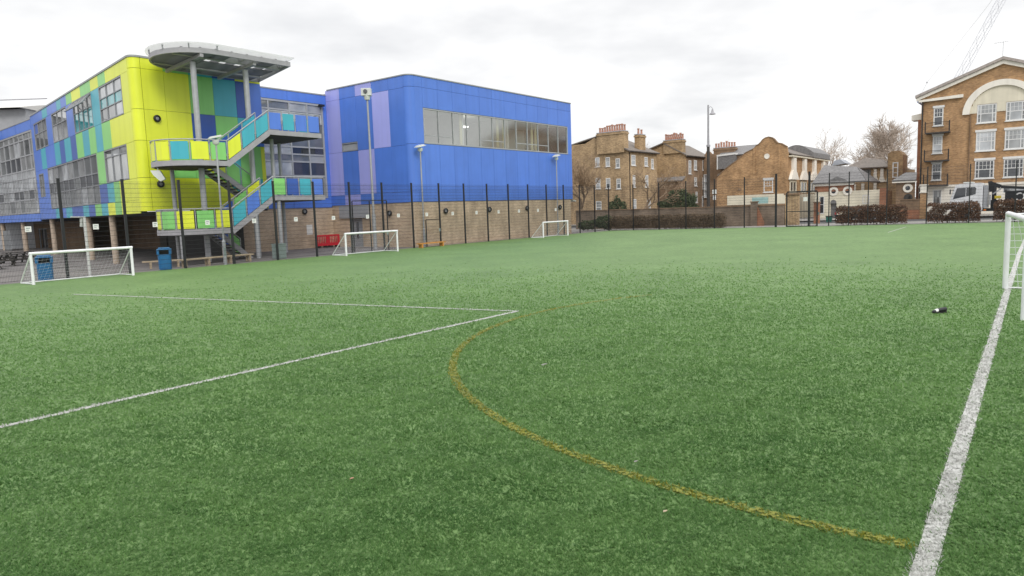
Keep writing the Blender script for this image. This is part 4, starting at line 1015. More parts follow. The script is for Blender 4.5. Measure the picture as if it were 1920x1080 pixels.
# red barrier: two moulded plastic sections
t = thing('barrier', 'bright red moulded plastic barrier leaning by the brick link wall', 'barrier', ab(19.75, 8.55, -.02), ROT_A - .12)
for x0, x1, dz in ((-.92, .0, .0), (.02, .94, .0)):
    m = MB(); m.box((x0, -.03, .78), (x1, .03, .90), 'red'); m.box((x0, -.03, .14), (x1, .03, .34), 'red'); m.box((x0, -.03, .34), (x0 + .09, .03, .78), 'red'); m.box((x1 - .09, -.03, .34), (x1, .03, .78), 'red')
    for i in range(1, 7): u = x0 + (x1 - x0) * i / 7; m.box((u - .026, -.02, .34), (u + .026, .02, .78), 'red')
    po = m.build('panel', t, local=True)
    for u in (x0 + .18, x1 - .18): MB().box((u - .06, -.25, 0), (u + .06, .25, .139), 'tyre').build('foot', po, local=True)
t = thing('utility_cabinet', 'small grey green metal cabinet beside a fence post under the stair landing', 'cabinet', ab(10.25, .35, -.02), ROT_A)
m = MB(); m.box((-.36, -.16, .06), (.30, .16, .82), 'cab'); m.build('body', t, local=True, bevel=.01)
m = MB(); m.box((-.32, -.172, .12), (.26, -.162, .78), 'cab'); m.build('door', t, local=True)
m = MB(); m.box((-.38, -.18, .82), (.32, .18, .86), 'cab'); m.build('lid', t, local=True)
m = MB(); m.box((-.36, -.15, 0), (.30, .15, .058), 'paving'); m.build('plinth', t, local=True)

# sports shoe on the turf
sh = thing('sports_shoe', 'black and white sports shoe left lying on the turf near the right goal', 'shoe', (8.08, 13.09, .012), 0.12)
def loft(m, secs, mm):
    n = 12; k = []
    for x, yw, z0, z1 in secs:
        for i in range(n):
            q = 2 * math.pi * i / n; k.append((x, yw * math.cos(q), (z0 + z1) / 2 + (z1 - z0) / 2 * math.sin(q)))
    fs = [(j * n + i, j * n + (i + 1) % n, (j + 1) * n + (i + 1) % n, (j + 1) * n + i) for j in range(len(secs) - 1) for i in range(n)]
    fs += [tuple(range(n))[::-1], tuple(range((len(secs) - 1) * n, len(secs) * n))]; m.faces(k, fs, mm)
m = MB(); loft(m, [(-.05, .04, .012, .075), (.03, .042, .012, .092), (.09, .038, .012, .10), (.125, .03, .012, .098), (.14, .015, .02, .09)], 'black'); m.build('upper', sh, local=True, smooth=True)
m = MB(); loft(m, [(-.15, .012, .008, .03), (-.135, .035, .006, .045), (-.10, .044, .006, .055)], 'black'); m.build('toe_cap', sh, local=True, smooth=True)
m = MB(); loft(m, [(-.10, .0445, .006, .056), (-.075, .045, .006, .068), (-.05, .0415, .008, .077)], 'white'); m.build('vamp', sh, local=True, smooth=True)
m = MB(); m.slab([(-.15, -.012), (-.10, -.047), (.02, -.044), (.12, -.036), (.145, 0), (.12, .036), (.02, .044), (-.10, .047), (-.15, .012)], 0, .014, 'tyre', lambda x, y, z: Vector((x, y, z))); m.build('sole', sh, local=True)
# scraps of litter
for i, (x, y, l, c) in enumerate([(-8.99, 17.72, 'white scrap of litter inside the white box lines', 'white'), (.41, 9.67, 'pale pink scrap of litter on the turf right of the yellow arc', 'paving'), (1.01, 5.80, 'small pale scrap of litter just above the yellow arc', 'paving'), (1.04, 4.80, 'tan leaf scrap below the yellow arc in the foreground', 'wood'), (-1.39, 5.63, 'small brown leaf left of the yellow arc in the foreground', 'pot')]):
    m = MB(); a0 = rng.uniform(0, 6.28); s_ = .040 if i in (0, 1) else .015
    P = [(math.cos(a0 + q) * s_ * (1.4 if j % 2 else .8), math.sin(a0 + q) * s_ * .8, .034 + .010 * math.sin(q * 2)) for j, q in enumerate(np.linspace(0, 2 * math.pi, 7)[:-1])]
    m.slab([(p[0], p[1]) for p in P], 0, .004, c, lambda u, v, z, P=P: Vector((x + u, y + v, gz(0, 0) + .036 + z + .25 * u)))
    tag(m.build('litter_scrap', origin=(x, y, .03)), l, 'litter', 'scraps on the turf')

# ================================================================== STREET BEYOND THE PITCH
SZ = lambda b: gz(44, b)          # street level follows the end of the pitch
def sash(parent, T, u0, u1, z0, z1, gl='dglass', fr='white', trip=False, head=True, bars=True):
    """white box sash window with sill; trip adds side lights"""
    u0, u1 = min(u0, u1), max(u0, u1); us = []
    if trip: us = [u0 + (u1 - u0) * .2, u0 + (u1 - u0) * .8]
    zm = (z0 + z1) / 2
    f = window(parent, T, u0, u1, z0, z1, us, [zm], fr, gl, bw=.10 if (u1 - u0) > .7 else .08, d0=-.10, d1=.03)
    m = MB()
    if bars:
        c0, c1 = (us[0], us[1]) if trip else (u0 + .1, u1 - .1)
        for i in (1, 2): u = c0 + (c1 - c0) * i / 3; m.box((u - .016, .003, zm + .03), (u + .016, .02, z1 - .1), fr, T)
        m.box((c0, .003, (zm + z1 - .1) / 2 - .016), (c1, .022, (zm + z1 - .1) / 2 + .016), fr, T)
        if trip:
            for a_, b_ in ((u0 + .1, us[0]), (us[1], u1 - .1)):
                for q in (.25, .5, .75): z = z0 + .1 + (z1 - z0 - .2) * q; m.box((a_, .003, z - .014), (b_, .02, z + .014), fr, T)
        m.build('glazing_bar', f)
    m = MB(); m.box((u0 - .08, -.05, z0 - .08), (u1 + .08, .10, z0 - .001), fr, T); m.build('sill', f)
    if head: m = MB(); m.box((u0 - .08, -.05, z1 + .001), (u1 + .08, .09, z1 + .22), fr, T); m.build('lintel', f)
    return f
def chimney_stack(parent, a0, a1, b0, b1, z0, z1, npots, m_='obrick', ph=.75, along='b'):
    m = MB(); m.box((a0, b0, z0), (a1, b1, z1), m_, TAB); m.box((a0 - .08, b0 - .08, z1 - .32), (a1 + .08, b1 + .08, z1 - .12), m_, TAB); m.box((a0 - .03, b0 - .03, z1), (a1 + .03, b1 + .03, z1 + .08), 'lead', TAB)
    c = m.build('chimney', parent)
    for i in range(npots):
        t = (i + .5) / npots
        a = (a0 + a1) / 2 if along == 'b' else a0 + (a1 - a0) * t; b = b0 + (b1 - b0) * t if along == 'b' else (b0 + b1) / 2
        h = ph * random.uniform(.8, 1.25); m = MB(); p = ab(a, b, z1 + .08)
        m.lathe([(.15, 0), (.12, h * .8), (.16, h * .82), (.15, h)], 'pot', (p.x, p.y, p.z), 8); m.build('chimney_pot', c, smooth=True)
def roof_poly(parent, quads, m_, th=.14, name='roof'):
    mb = MB()
    for q in quads:
        P = [Vector(p) for p in q]; nn = (P[1] - P[0]).cross(P[2] - P[0]).normalized()
        if nn.z < 0: nn = -nn
        k = P + [p + nn * th for p in P]; n = len(P)
        mb.faces(k, [tuple(range(n))[::-1], tuple(range(n, 2 * n))] + [(i, (i + 1) % n, n + (i + 1) % n, n + i) for i in range(n)], m_)
    return mb.build(name, parent)
def gutter(parent, p, q, m_='black'):
    MB().tube(p, q, .06, m_, 6).build('gutter', parent)

# ---- terrace house nearest the blue block --------------------------------------------
h1 = thing('terrace_house', 'old brown brick terrace house with broad chimney stack, left of the street houses', 'house', ab(71, 14, 0))
HA = 67.2; HB = 10.04; TS = fac_a(HA); TFr = fac_b(HB)
wins = [(14.10, 14.75, 7.26, 8.45), (12.62, 13.22, 7.22, 8.36), (11.20, 11.78, 6.95, 8.12), (14.05, 14.72, 4.48, 5.86), (12.6, 13.22, 4.46, 5.75), (11.12, 11.7, 4.35, 5.6), (13.95, 14.75, 1.3, 2.89)]
mb = MB(); wall_with_holes(mb, TS, HB + .001, 19.5, -.5, 9.0, wins, 'obrick', -.35)
mb.prism([(19.5, 9.0), (19.5, 10.3), (16.2, 10.3), (14.8, 10.95), (14.2, 10.6), (10.06, 9.0)], -.35, -.001, 'obrick', TS); mb.build('side_wall', h1)
for w in wins: sash(h1, TS, *w, gl='gglass', head=False)
fw = [(68.0, 69.1, 7.2, 8.5), (71.6, 72.5, 7.2, 8.35), (73.5, 74.2, 6.9, 8.2), (68.3, 69.0, 4.5, 6.0), (71.7, 72.6, 4.5, 6.05), (68.2, 69.2, 1.4, 3.0), (72.2, 73.2, 1.4, 3.0)]
mb = MB(); wall_with_holes(mb, TFr, HA + .36, 75.2, -.5, 8.9, fw, 'obrick', -.35); mb.build('front_wall', h1)
for w in fw: sash(h1, TFr, *w, gl='lglass', head=False)
roof_poly(h1, [[ab(66.9, 9.7, 8.85), ab(75.5, 9.7, 8.85), ab(75.2, 14.5, 11.0), ab(67.2, 14.5, 11.0)], [ab(67.2, 14.55, 11.0), ab(75.2, 14.55, 11.0), ab(75.2, 19.6, 9.4), ab(67.2, 19.6, 10.0)]], 'tile')
gutter(h1, ab(67.2, 9.72, 8.86), ab(75.3, 9.72, 8.86))
chimney_stack(h1, 66.9, 68.1, 10.45, 14.3, 8.8, 11.4, 11)
chimney_stack(h1, 70.8, 72.5, 10.3, 11.0, 8.8, 11.2, 2, 'lbrick', along='a')
mb = MB(); mb.box((74.9, 10.4, -.5), (75.2, 19.5, 8.9), 'obrick', TAB); mb.box((67.6, 19.2, -.5), (74.9, 19.5, 9.0), 'obrick', TAB); mb.build('rear_wall', h1)
MB().tube(TFr(67.5, .07, 0), TFr(67.5, .07, 8.8), .05, 'black', 6).build('drainpipe', h1)
# ---- second terrace house --------------------------------------------------------------
h2 = thing('terrace_house', 'narrow brick terrace house with red pots and pale sash windows, beside the tall lantern pole', 'house', ab(82, 10, 0))
HA2 = 78.0; HB2 = 7.24; T2s = fac_a(HA2); T2f = fac_b(HB2)
mb = MB(); mb.prism([(HB2, -.5), (HB2, 8.8), (10.3, 10.4), (11.7, 10.0), (14.5, 9.2), (14.5, -.5)], -.35, 0, 'lbrick', T2s); mb.build('side_wall', h2)
fw = [(79.0, 79.9, 6.2, 8.0), (80.8, 81.8, 6.75, 8.1), (83.8, 84.8, 6.8, 8.2), (80.9, 81.8, 4.6, 5.75), (83.8, 84.8, 4.2, 5.8), (79.1, 80.0, 1.4, 3.0), (81.3, 82.0, 2.3, 3.8), (83.6, 84.9, 1.4, 3.2)]
mb = MB(); wall_with_holes(mb, T2f, HA2 + .36, 86, -.5, 8.55, fw, 'dbrick', -.35); mb.build('front_wall', h2)
for w in fw: sash(h2, T2f, *w, gl='lglass', head=False)
roof_poly(h2, [[ab(77.7, 6.9, 8.5), ab(86.2, 6.9, 8.5), ab(86.2, 10.3, 10.4), ab(77.7, 10.3, 10.4)], [ab(77.7, 10.35, 10.4), ab(86.2, 10.35, 10.4), ab(86.2, 14.6, 9.1), ab(77.7, 14.6, 9.1)]], 'tile')
gutter(h2, ab(78, 6.92, 8.5), ab(86.2, 6.92, 8.5))
chimney_stack(h2, 77.75, 78.9, 7.6, 10.3, 9.0, 10.75, 9)
mb = MB(); mb.box((77.2, 7.35, -.5), (77.99, 14.5, 5.3), 'dbrick', TAB); mb.build('lean_to_wall', h2)
roof_poly(h2, [[ab(76.9, 7.2, 5.2), ab(77.98, 7.2, 5.75), ab(77.98, 14.6, 5.75), ab(76.9, 14.6, 5.2)]], 'slate', name='lean_to_roof')
# ---- third house behind the pole ----------------------------------------------------------
h3 = thing('terrace_house', 'dark brown brick house with white bay window, partly behind the curved gable', 'house', ab(86, 4.5, 0))
T3 = fac_a(84.0)
mb = MB(); wall_with_holes(mb, T3, .5, 7.15, -.5, 8.6, [(6.3, 7.05, 2.9, 6.2)], 'dbrick', -.4); mb.prism([(7.15, 8.6), (6.6, 9.6), (6.0, 9.0), (4.6, 8.6)], -.4, 0, 'dbrick', T3); mb.build('front_wall', h3)
f3 = window(h3, T3, 6.32, 7.03, 2.92, 6.18, [], [4.0, 5.1], 'white', 'lglass', d1=.25, name='bay_window')
chimney_stack(h3, 85, 86.0, 3.1, 6.1, 8.0, 9.75, 8, 'dbrick')
roof_poly(h3, [[ab(83.9, .3, 8.5), ab(83.9, 5.0, 8.5), ab(87.5, 5.0, 9.9), ab(87.5, .3, 9.9)]], 'slate')
mb = MB(); mb.box((84.4, 6.85, -.5), (91, 7.15, 8.6), 'dbrick', TAB); mb.box((84.4, .5, -.5), (91, .8, 8.4), 'dbrick', TAB); mb.build('party_wall', h3)
mb = MB(); mb.prism([(4.7, 6.75), (4.7, 8.42), (2.4, 8.55), (2.4, 6.75)], .02, 1.2, 'slate', T3); mb.prism([(4.75, 8.44), (4.75, 8.66), (2.3, 8.80), (2.3, 8.57)], .0, 1.3, 'white', T3); mb.prism([(4.75, 6.7), (4.75, 8.43), (4.62, 8.43), (4.62, 6.7)], 1.21, 1.28, 'white', T3); mb.build('dormer', h3)

# ---- house with the curved Dutch gable --------------------------------------------------------
dg = thing('gabled_house', 'yellow brick house with curved Dutch gable and round vent', 'house', ab(78, -4, 0))
GA = 71.1; TG = fac_a(GA); GB = -8.07; TGs = fac_b(GB)
out = [(.25, -.6), (.25, 5.1), (-.15, 5.55), (-.93, 6.22), (-2.18, 7.03), (-3.2, 7.85), (-4.27, 8.3), (-4.42, 8.55), (-4.75, 8.72), (-5.0, 8.95), (-5.2, 9.2), (-5.5, 9.38), (-5.88, 9.45), (-6.2, 9.36), (-6.45, 9.18), (-6.65, 8.92), (-6.85, 8.7), (-7.28, 8.6), (-7.9, 8.2), (-8.02, 7.3), (-8.02, -.6)]
mb = MB(); mb.prism(out, -.4, 0.0, 'gbrick', TG); mb.build('gable_wall', dg)
mb = MB()
for i in range(2, 18):
    p, q = out[i], out[i + 1]; mb.bar(TG(p[0], -.19, p[1] + .03), TG(q[0], -.19, q[1] + .03), .5, .09, 'dbrick')
mb.build('gable_coping', dg)
for u in (-4.25, -7.12): MB().box((u - .12, .002, 5.3), (u + .12, .07, 8.35), 'gbrick', TG).build('pilaster_strip', dg)
mb = MB(); mb.lathe([(.30, 0), (.30, .05), (.22, .05), (.22, .02)], 'whiterender', n=20, T=lambda x, y, z: TG(-5.7 + x, .003 + z, 7.3 + y)); mb.build('round_vent', dg)
sash(dg, TG, -6.42, -5.36, 3.2, 4.62, gl='gglass')
MB().box((-7.8, .003, 1.85), (-1.07, .06, 2.97), 'cream', TG).build('render_band', dg)
MB().box((-5.9, .062, 1.95), (-4.05, .09, 2.65), mat('pale_teal_sign', (.32, .50, .48), .5), TG).build('sign_board', dg)
MB().box((-2.75, .003, 3.5), (-2.35, .05, 3.8), 'dbrick', TG).build('wall_vent', dg)
pw = [(73.0 + 4.3 * i - 1.3, 73.0 + 4.3 * i + 1.3) for i in range(4)]
holes = [(a, b, 3.0, 4.5) for a, b in pw]
mb = MB(); wall_with_holes(mb, TGs, GA + .41, 88, -.6, 7.3, holes, 'gbrick', -.35); mb.build('side_wall', dg)
MB().box((GA + .45, .003, -.2), (88, .07, 2.9), 'cream', TGs).build('render_base', dg)
for a, b in pw: window(dg, TGs, a, b, 3.0, 4.5, [(a + b) / 2], [], 'cream', 'dglass', bw=.25)
for i in range(4):
    c = 72.85 + 4.35 * i; m = MB(); m.prism([(c - .55, 5.6), (c - .5, 7.25), (c + .5, 7.25), (c + .55, 5.6), (c + 1.35, 4.85), (c + 1.55, 4.55), (c - 1.55, 4.55), (c - 1.35, 4.85)], .003, .30, 'whiterender', TGs); m.build('flared_pilaster', dg)
roof_poly(dg, [[ab(71.5, -8.5, 7.25), ab(88.2, -8.5, 7.25), ab(88.0, -5.2, 8.6), ab(71.5, -5.2, 8.6)], [ab(71.5, -5.2, 8.6), ab(88, -5.2, 8.6), ab(88, .3, 5.4), ab(71.5, .3, 5.4)]], 'tile')
MB().box((71.3, .0, 7.1), (88.1, .42, 7.24), 'cream', TGs).build('eaves', dg)
mb = MB(); prof = [(-8.6 + 4.2 * i / 10, 7.9 + 1.05 * math.sin(math.pi * i / 10)) for i in range(11)]
mb.prism([(-8.6, 7.3)] + prof + [(-4.4, 7.3)], -16.6, -8.5, 'slate', lambda u, w, z: ab(GA - w, u, z)); mb.build('domed_dormer', dg)
mb = MB(); mb.box((87.7, -8.0, -.6), (88.0, .2, 7.3), 'lbrick', TAB); mb.box((71.6, -.1, -.6), (87.7, .2, 5.3), 'lbrick', TAB); mb.build('rear_wall', dg)

# ---- low lodge with round windows ----------------------------------------------------------------
lo = thing('lodge', 'low cream lodge with round windows, arched doorway and grey hipped roof', 'house', ab(74, -13.5, 0))
TLo = fac_a(71.0)
mb = MB(); wall_with_holes(mb, TLo, -17.5, -11.0, -.5, 3.0, [(-13.25, -12.62, -.5, 1.7)], 'cream', -.35); mb.build('front_wall', lo)
MB().box((-14.9, -.34, 3.0), (-11.0, .05, 3.62), 'rbrick', TLo).build('brick_band', lo)
MB().box((-15.0, -.4, 3.62), (-10.9, .25, 3.86), 'whiterender', TLo).build('fascia', lo)
for u in (-12.95, -14.35):
    m = MB(); m.lathe([(.48, 0), (.48, .09), (.24, .09), (.24, .03)], 'whiterender', n=20, T=lambda x, y, z, u=u: TLo(u + x, .004 + z, 3.0 + y)); f_ = m.build('round_window', lo)
    m = MB(); m.lathe([(.24, .02), (.24, .03), (.01, .032)], 'dglass', n=18, T=lambda x, y, z, u=u: TLo(u + x, .004 + z, 3.0 + y)); m.build('pane', f_)
m = MB(); m.prism([(-13.25, 1.7)] + [(-12.935 - .315 * math.cos(q), 1.7 + .4 * math.sin(q)) for q in np.linspace(0, math.pi, 9)][::-1], .004, .05, 'slate', TLo); m.box((-13.25, -.30, -.5), (-12.62, -.25, 1.7), 'slate', TLo); m.build('arched_door', lo)
window(lo, TLo, -16.5, -15.85, 1.55, 2.5, [-16.17], [], 'white', 'dglass'); window(lo, TLo, -12.0, -11.5, .6, 2.5, [], [1.6], 'white', 'dglass')
roof_poly(lo, [[ab(70.6, -10.8, 3.86), ab(70.6, -16.2, 3.86), ab(74.0, -14.6, 5.5), ab(74.0, -11.2, 5.9)], [ab(70.6, -16.2, 3.86), ab(78, -16.2, 3.86), ab(74.0, -14.6, 5.5)]], 'slate')
m = MB(); m.prism([(-12.1, 3.88), (-14.6, 3.88), (-14.2, 4.2), (-13.3, 4.6), (-12.5, 4.2)], .05, .22, 'slate', TLo); m.build('pediment', lo)
m = MB(); m.prism([(-11.9, 5.9), (-12.2, 6.45), (-12.8, 6.6), (-13.4, 6.1)], -6, -3.2, 'lead', TLo); m.build('roof_lantern', lo)
mb = MB(); mb.box((71.36, -17.5, -.5), (78, -17.2, 2.9), 'lbrick', TAB); mb.box((71.36, -11.3, -.5), (78, -11.0, 3.0), 'lbrick', TAB); mb.build('side_wall', lo)
# ---- two storey house with flared pilasters and brick tower -----------------------------------------
mw = thing('mews_house', 'brick house with white flared pilasters and a square gabled tower behind the long hedge', 'house', ab(82, -15, 0))
TM = fac_a(80.0)
mb = MB(); mb.box((-17.0, -.35, -.5), (-12.0, 0, 5.6), 'lbrick', TM); mb.box((-14.9, .002, 4.6), (-12.2, .05, 5.5), 'slate', TM); mb.build('front_wall', mw)
roof_poly(mw, [[ab(79.6, -12.0, 5.6), ab(79.6, -17.0, 5.55), ab(83, -15.4, 6.6), ab(83, -13.8, 6.9)], [ab(79.6, -12.0, 5.6), ab(83, -13.8, 6.9), ab(86, -12, 5.6)], [ab(79.6, -17, 5.55), ab(83, -15.4, 6.6), ab(86, -17, 5.6)]], 'tile')
for u in (-15.4, -16.1, -16.85):
    m = MB(); m.prism([(u - .18, 4.6), (u - .15, 5.5), (u + .15, 5.5), (u + .18, 4.6), (u + .36, 3.95), (u - .36, 3.95)], .003, .2, 'whiterender', TM); m.build('flared_pilaster', mw)
for u in (-13.2, -14.1, -15.4): MB().box((u - .16, .06, 1.8), (u + .16, .12, 3.9), 'whiterender', TM).build('pier', mw)
m = MB(); m.prism([(-16.75, -.5), (-16.75, 7.1), (-17.1, 7.38), (-17.9, 7.38), (-18.3, 6.9), (-18.35, -.5)], -2.5, .6, 'lbrick', TM); m.build('tower', mw)
window(mw, TM, -17.85, -17.25, 4.35, 6.1, [], [4.9, 5.5], 'white', 'lglass', bw=.12, d0=.55, d1=.68)
m = MB(); m.prism([(-15.2, 5.5), (-16.7, 6.9), (-16.7, 5.6)], -3.4, -2.6, 'slate', TM); m.build('side_gable', mw)
mb = MB(); mb.box((80.36, -18.35, -.5), (88, -18.05, 5.4), 'lbrick', TAB); mb.box((80.36, -12.3, -.5), (88, -12.0, 5.6), 'lbrick', TAB); mb.build('side_wall', mw)
# ---- porch beside the flats -------------------------------------------------------------------------
po = thing('entrance_porch', 'small brick porch with white ringed round window and grey roof, left of the flats', 'porch', ab(70.5, -20.2, 0))
TP = fac_a(69.0)
mb = MB(); mb.box((-20.95, -.3, -.3), (-19.3, 0, 3.65), 'dbrick', TP); mb.box((-19.6, -2.2, -.3), (-19.3, -.31, 3.65), 'dbrick', TP); mb.build('wall', po)
roof_poly(po, [[ab(68.7, -19.0, 3.72), ab(68.7, -21.1, 3.70), ab(70.6, -20.9, 4.45), ab(70.6, -19.9, 4.5)], [ab(68.7, -19.0, 3.72), ab(70.6, -19.9, 4.5), ab(71, -19.0, 3.72)]], 'slate')
MB().box((-21.1, -.2, 3.58), (-18.95, .28, 3.70), 'whiterender', TP).build('fascia', po)
m = MB(); m.lathe([(.44, 0), (.44, .08), (.23, .08), (.23, .03)], 'whiterender', n=20, T=lambda x, y, z: TP(-20.35 + x, .004 + z, 3.02 + y)); f_ = m.build('round_window', po)
m = MB(); m.lathe([(.23, .02), (.23, .03), (.01, .032)], 'dglass', n=18, T=lambda x, y, z: TP(-20.35 + x, .004 + z, 3.02 + y)); m.build('pane', f_)
m = MB(); m.prism([(-20.8, 1.2)] + [(-20.4 - .4 * math.cos(q), 2.0 + .45 * math.sin(q)) for q in np.linspace(math.pi, 0, 9)] + [(-20.0, 1.2)], .004, .05, 'darkwood', TP); m.build('arched_door', po)
mp = MB(); mp.box((-18.4, -.5, -.3), (-17.8, .02, 3.15), 'rbrick', TP); tag(mp.build('brick_pier'), 'plain red brick pier rising between the long hedge and the brick porch', 'pier')
# ---- red and white gatepier with white cap, brick boundary wall ---------------------------------------
gp = thing('gate_pier', 'tall brick gate pier with a white cap at the corner of the flats', 'pier', ab(63.2, -22.47, .2))
TGp = fac_a(63.0); 
m = MB(); m.box((-22.72, -.5, -.2), (-22.22, .0, 2.46), 'abrick', TGp); m.build('shaft', gp)
m = MB(); m.box((-22.79, -.56, 2.46), (-22.15, .06, 2.56), 'whiterender', TGp); m.box((-22.72, -.5, 2.56), (-22.22, 0, 3.15), 'whiterender', TGp); m.box((-22.79, -.56, 3.15), (-22.15, .06, 3.24), 'whiterender', TGp); m.build('cap', gp)
bw2 = MB(); bw2.box((-22.21, -.35, -.2), (-20.6, -.02, .95), 'rbrick', TGp); bw2.box((-22.21, -.35, .96), (-20.6, -.02, 1.85), 'dbrick', TGp); bw2.box((-22.21, -.4, 1.851), (-20.6, .03, 1.93), 'dbrick', TGp)
tag(bw2.build('boundary_wall'), 'short two tone brick boundary wall joining the white capped gate pier', 'wall')

# ---- block of flats on the right ----------------------------------------------------------------------
fl_ = thing('apartment_building', 'four storey orange brick block of flats with white arch under its gable', 'flats', ab(76, -28, 0))
FA = 71.1; TA_ = fac_a(FA); CX = -27.7; UL, UR = -21.05, -34.35
def mir(u): return 2 * CX - u
hl = []
for u in (-22.55, mir(-22.55)): hl += [(u - .42, u + .42, 9.1, 10.85), (u - .42, u + .42, 6.38, 8.1), (u - .42, u + .42, 3.72, 5.4)]
tl = []
for u in (-26.55, mir(-26.55)): tl += [(u - .78, u + .78, 9.0, 10.75), (u - .78, u + .78, 6.33, 8.14), (u - .78, u + .78, 3.68, 5.42)]
gl_ = [(-23.05, -22.3, 1.3, 2.75), (-30.2, -28.1, 2.2, 2.8), (-26.6, -25.2, 1.1, 2.7), (-33.3, -32.2, 1.1, 2.7)]
allh = [(h[0], h[1], h[2], h[3]) for h in hl + tl]
mb = MB(); wall_with_holes(mb, TA_, UR, UL, 3.14, 11.5, allh, 'abrick', -.4); mb.prism([(UL, 11.5), (UL, 11.85), (CX, 14.5), (UR, 11.85), (UR, 11.5)], -.4, -.001, 'abrick', TA_); mb.build('front_wall', fl_)
mb = MB(); wall_with_holes(mb, TA_, UR, UL, -.4, 3.13, gl_, 'whiterender', -.4, .04); mb.build('ground_floor_wall', fl_)
mb = MB(); mb.box((UR, -.02, 3.0), (UL + .03, .14, 3.22), 'whiterender', TA_); mb.build('string_course', fl_)
for i, h in enumerate(hl): sash(fl_, TA_, *h, gl='dglass' if i != 1 else 'lglass')
for i, h in enumerate(tl): sash(fl_, TA_, *h, gl=('gglass', 'lglass', 'dglass', 'gglass', 'gglass', 'dglass')[i], trip=True, head=(i % 3 != 0))
for g_ in gl_: window(fl_, fac_a(FA - .04), *g_, [g_[0] + (g_[1] - g_[0]) * q for q in (.25, .5, .75)], [(g_[2] + g_[3]) / 2] if g_[3] - g_[2] > 1 else [], 'white', 'gglass', d0=-.15, d1=.0)
# big white lunette and its raised arch
m = MB(); rad = 3.12; cz = 9.92; sc = .97
arc = [(CX + rad * math.cos(q), cz + (rad - .02) * sc * math.sin(q)) for q in np.linspace(0, math.pi, 33)]
inn = [(CX + (rad - .58) * math.cos(q), cz + (rad - .58) * sc * math.sin(q)) for q in np.linspace(0, math.pi, 33)]
K = [TA_(u, w, z) for w in (.003, .22) for u, z in arc] + [TA_(u, w, z) for w in (.003, .22) for u, z in inn]; n = 33; fs = []
for i in range(n - 1): fs += [(i, i + 1, n + i + 1, n + i), (2 * n + i, 3 * n + i, 3 * n + i + 1, 2 * n + i + 1), (n + i, n + i + 1, 3 * n + i + 1, 3 * n + i), (i, 2 * n + i, 2 * n + i + 1, i + 1)]
fs += [(0, n, 3 * n, 2 * n), (n - 1, 3 * n - 1, 4 * n - 1, 2 * n - 1)]
m.faces(K, fs, 'whiterender'); m.build('arch_surround', fl_)
m = MB()   # lunette infill round the two top windows
lt = [(-26.55 - .80, -26.55 + .80), (mir(-26.55) - .80, mir(-26.55) + .80)]
xs = sorted({CX - rad + .6, CX + rad - .6, *[v for p in lt for v in p], *np.linspace(CX - rad + .6, CX + rad - .6, 25)})
for i in range(len(xs) - 1):
    c = (xs[i] + xs[i + 1]) / 2
    zt = cz + (rad - .58) * sc * math.sqrt(max(0, 1 - ((c - CX) / (rad - .58)) ** 2)); zb = 10.78 if any(p[0] < c < p[1] for p in lt) else cz + .05
    if zt > zb + .02: m.box((xs[i], .002, zb), (xs[i + 1], .05, zt), 'cream', TA_)
m.build('lunette', fl_)
# cornice returns, verge and roof
for s_ in (0, 1):
    u0, u1 = (UL + .25, -24.6) if not s_ else (mir(UL + .25), mir(-24.6))
    m = MB(); m.prism([(u0, 11.55), (u1, 11.62), (u1, 11.92), (u0, 11.75)], .0, .3, 'whiterender', TA_); m.build('cornice_return', fl_)
    e0 = (UL + .45, 11.72) if not s_ else (mir(UL + .45), 11.72)
    m = MB(); m.prism([(e0[0], e0[1] - .02), (CX, 14.35), (CX, 14.72), (e0[0], e0[1] + .28)], .002, .26, 'whiterender', TA_); m.build('bargeboard', fl_)
    m = MB(); m.prism([(e0[0] * 1 + (.08 if not s_ else -.08), e0[1] + .27), (CX, 14.73), (CX, 15.0), (e0[0] + (.08 if not s_ else -.08), e0[1] + .52)], -12, .42, 'pinkslate', TA_); m.build('roof_slope', fl_)
m = MB(); m.box((UL - .4, -12, -.4), (UL - .001, -.41, 11.6), 'abrick', TA_); m.box((UR, -12, -.4), (UR + .4, -.41, 11.6), 'abrick', TA_); m.box((UR + .4, -12, -.4), (UL - .4, -11.6, 11.6), 'abrick', TA_); m.build('side_wall', fl_)
MB().tube(TA_(UL - .12, .10, 0), TA_(UL - .12, .10, 11.5), .06, 'black', 8).build('drainpipe', fl_)
MB().tube(TA_(-25.25, .08, 3.3), TA_(-25.25, .08, 9.9), .05, 'dbrick', 8).build('drainpipe', fl_)
MB().tube(TA_(UL + .3, .12, 11.62), TA_(UL + .3, -11, 11.62), .09, 'navy', 8).build('gutter', fl_)
m = MB(); m.box((UL + .002, -12, -.4), (UL + .34, -.5, 9.9), 'rbrick', TA_); m.build('side_wing', fl_)
m = MB(); m.prism([(UL + .95, 9.9), (UL + .95, 10.4), (UL - .01, 10.55), (UL - .01, 9.9)], -2.4, -.6, 'whiterender', TA_); m.build('side_hood', fl_)
for z in (8.3, 5.55, 3.12):
    for uc in (-22.58, mir(-22.58)):
        m = MB(); m.box((uc - 1.05, .05, z), (uc + 1.05, 1.0, z + .13), 'dark', TA_); bo = m.build('balcony', fl_)
        m = MB(); m.box((uc - 1.05, .93, z + 1.05), (uc + 1.05, .98, z + 1.09), 'black', TA_)
        for i in range(23): u = uc - 1.03 + 2.06 * i / 22; m.box((u - .007, .94, z + .13), (u + .007, .97, z + 1.05), 'black', TA_)
        for s_ in (-1, 1): m.box((uc + s_ * 1.03 - .05, .9, z + .13), (uc + s_ * 1.03 + .05, 1.0, z + 1.18), 'black', TA_)
        m.build('railing', bo)
m = MB(); p = TA_(CX + .1, -.5, 15.0); m.tube(p, p + Vector((0, 0, 1.5)), .02, 'steel', 5); m.tube(p + Vector((-.9, 0, 1.35)), p + Vector((.5, 0, 1.5)), .012, 'steel', 4)
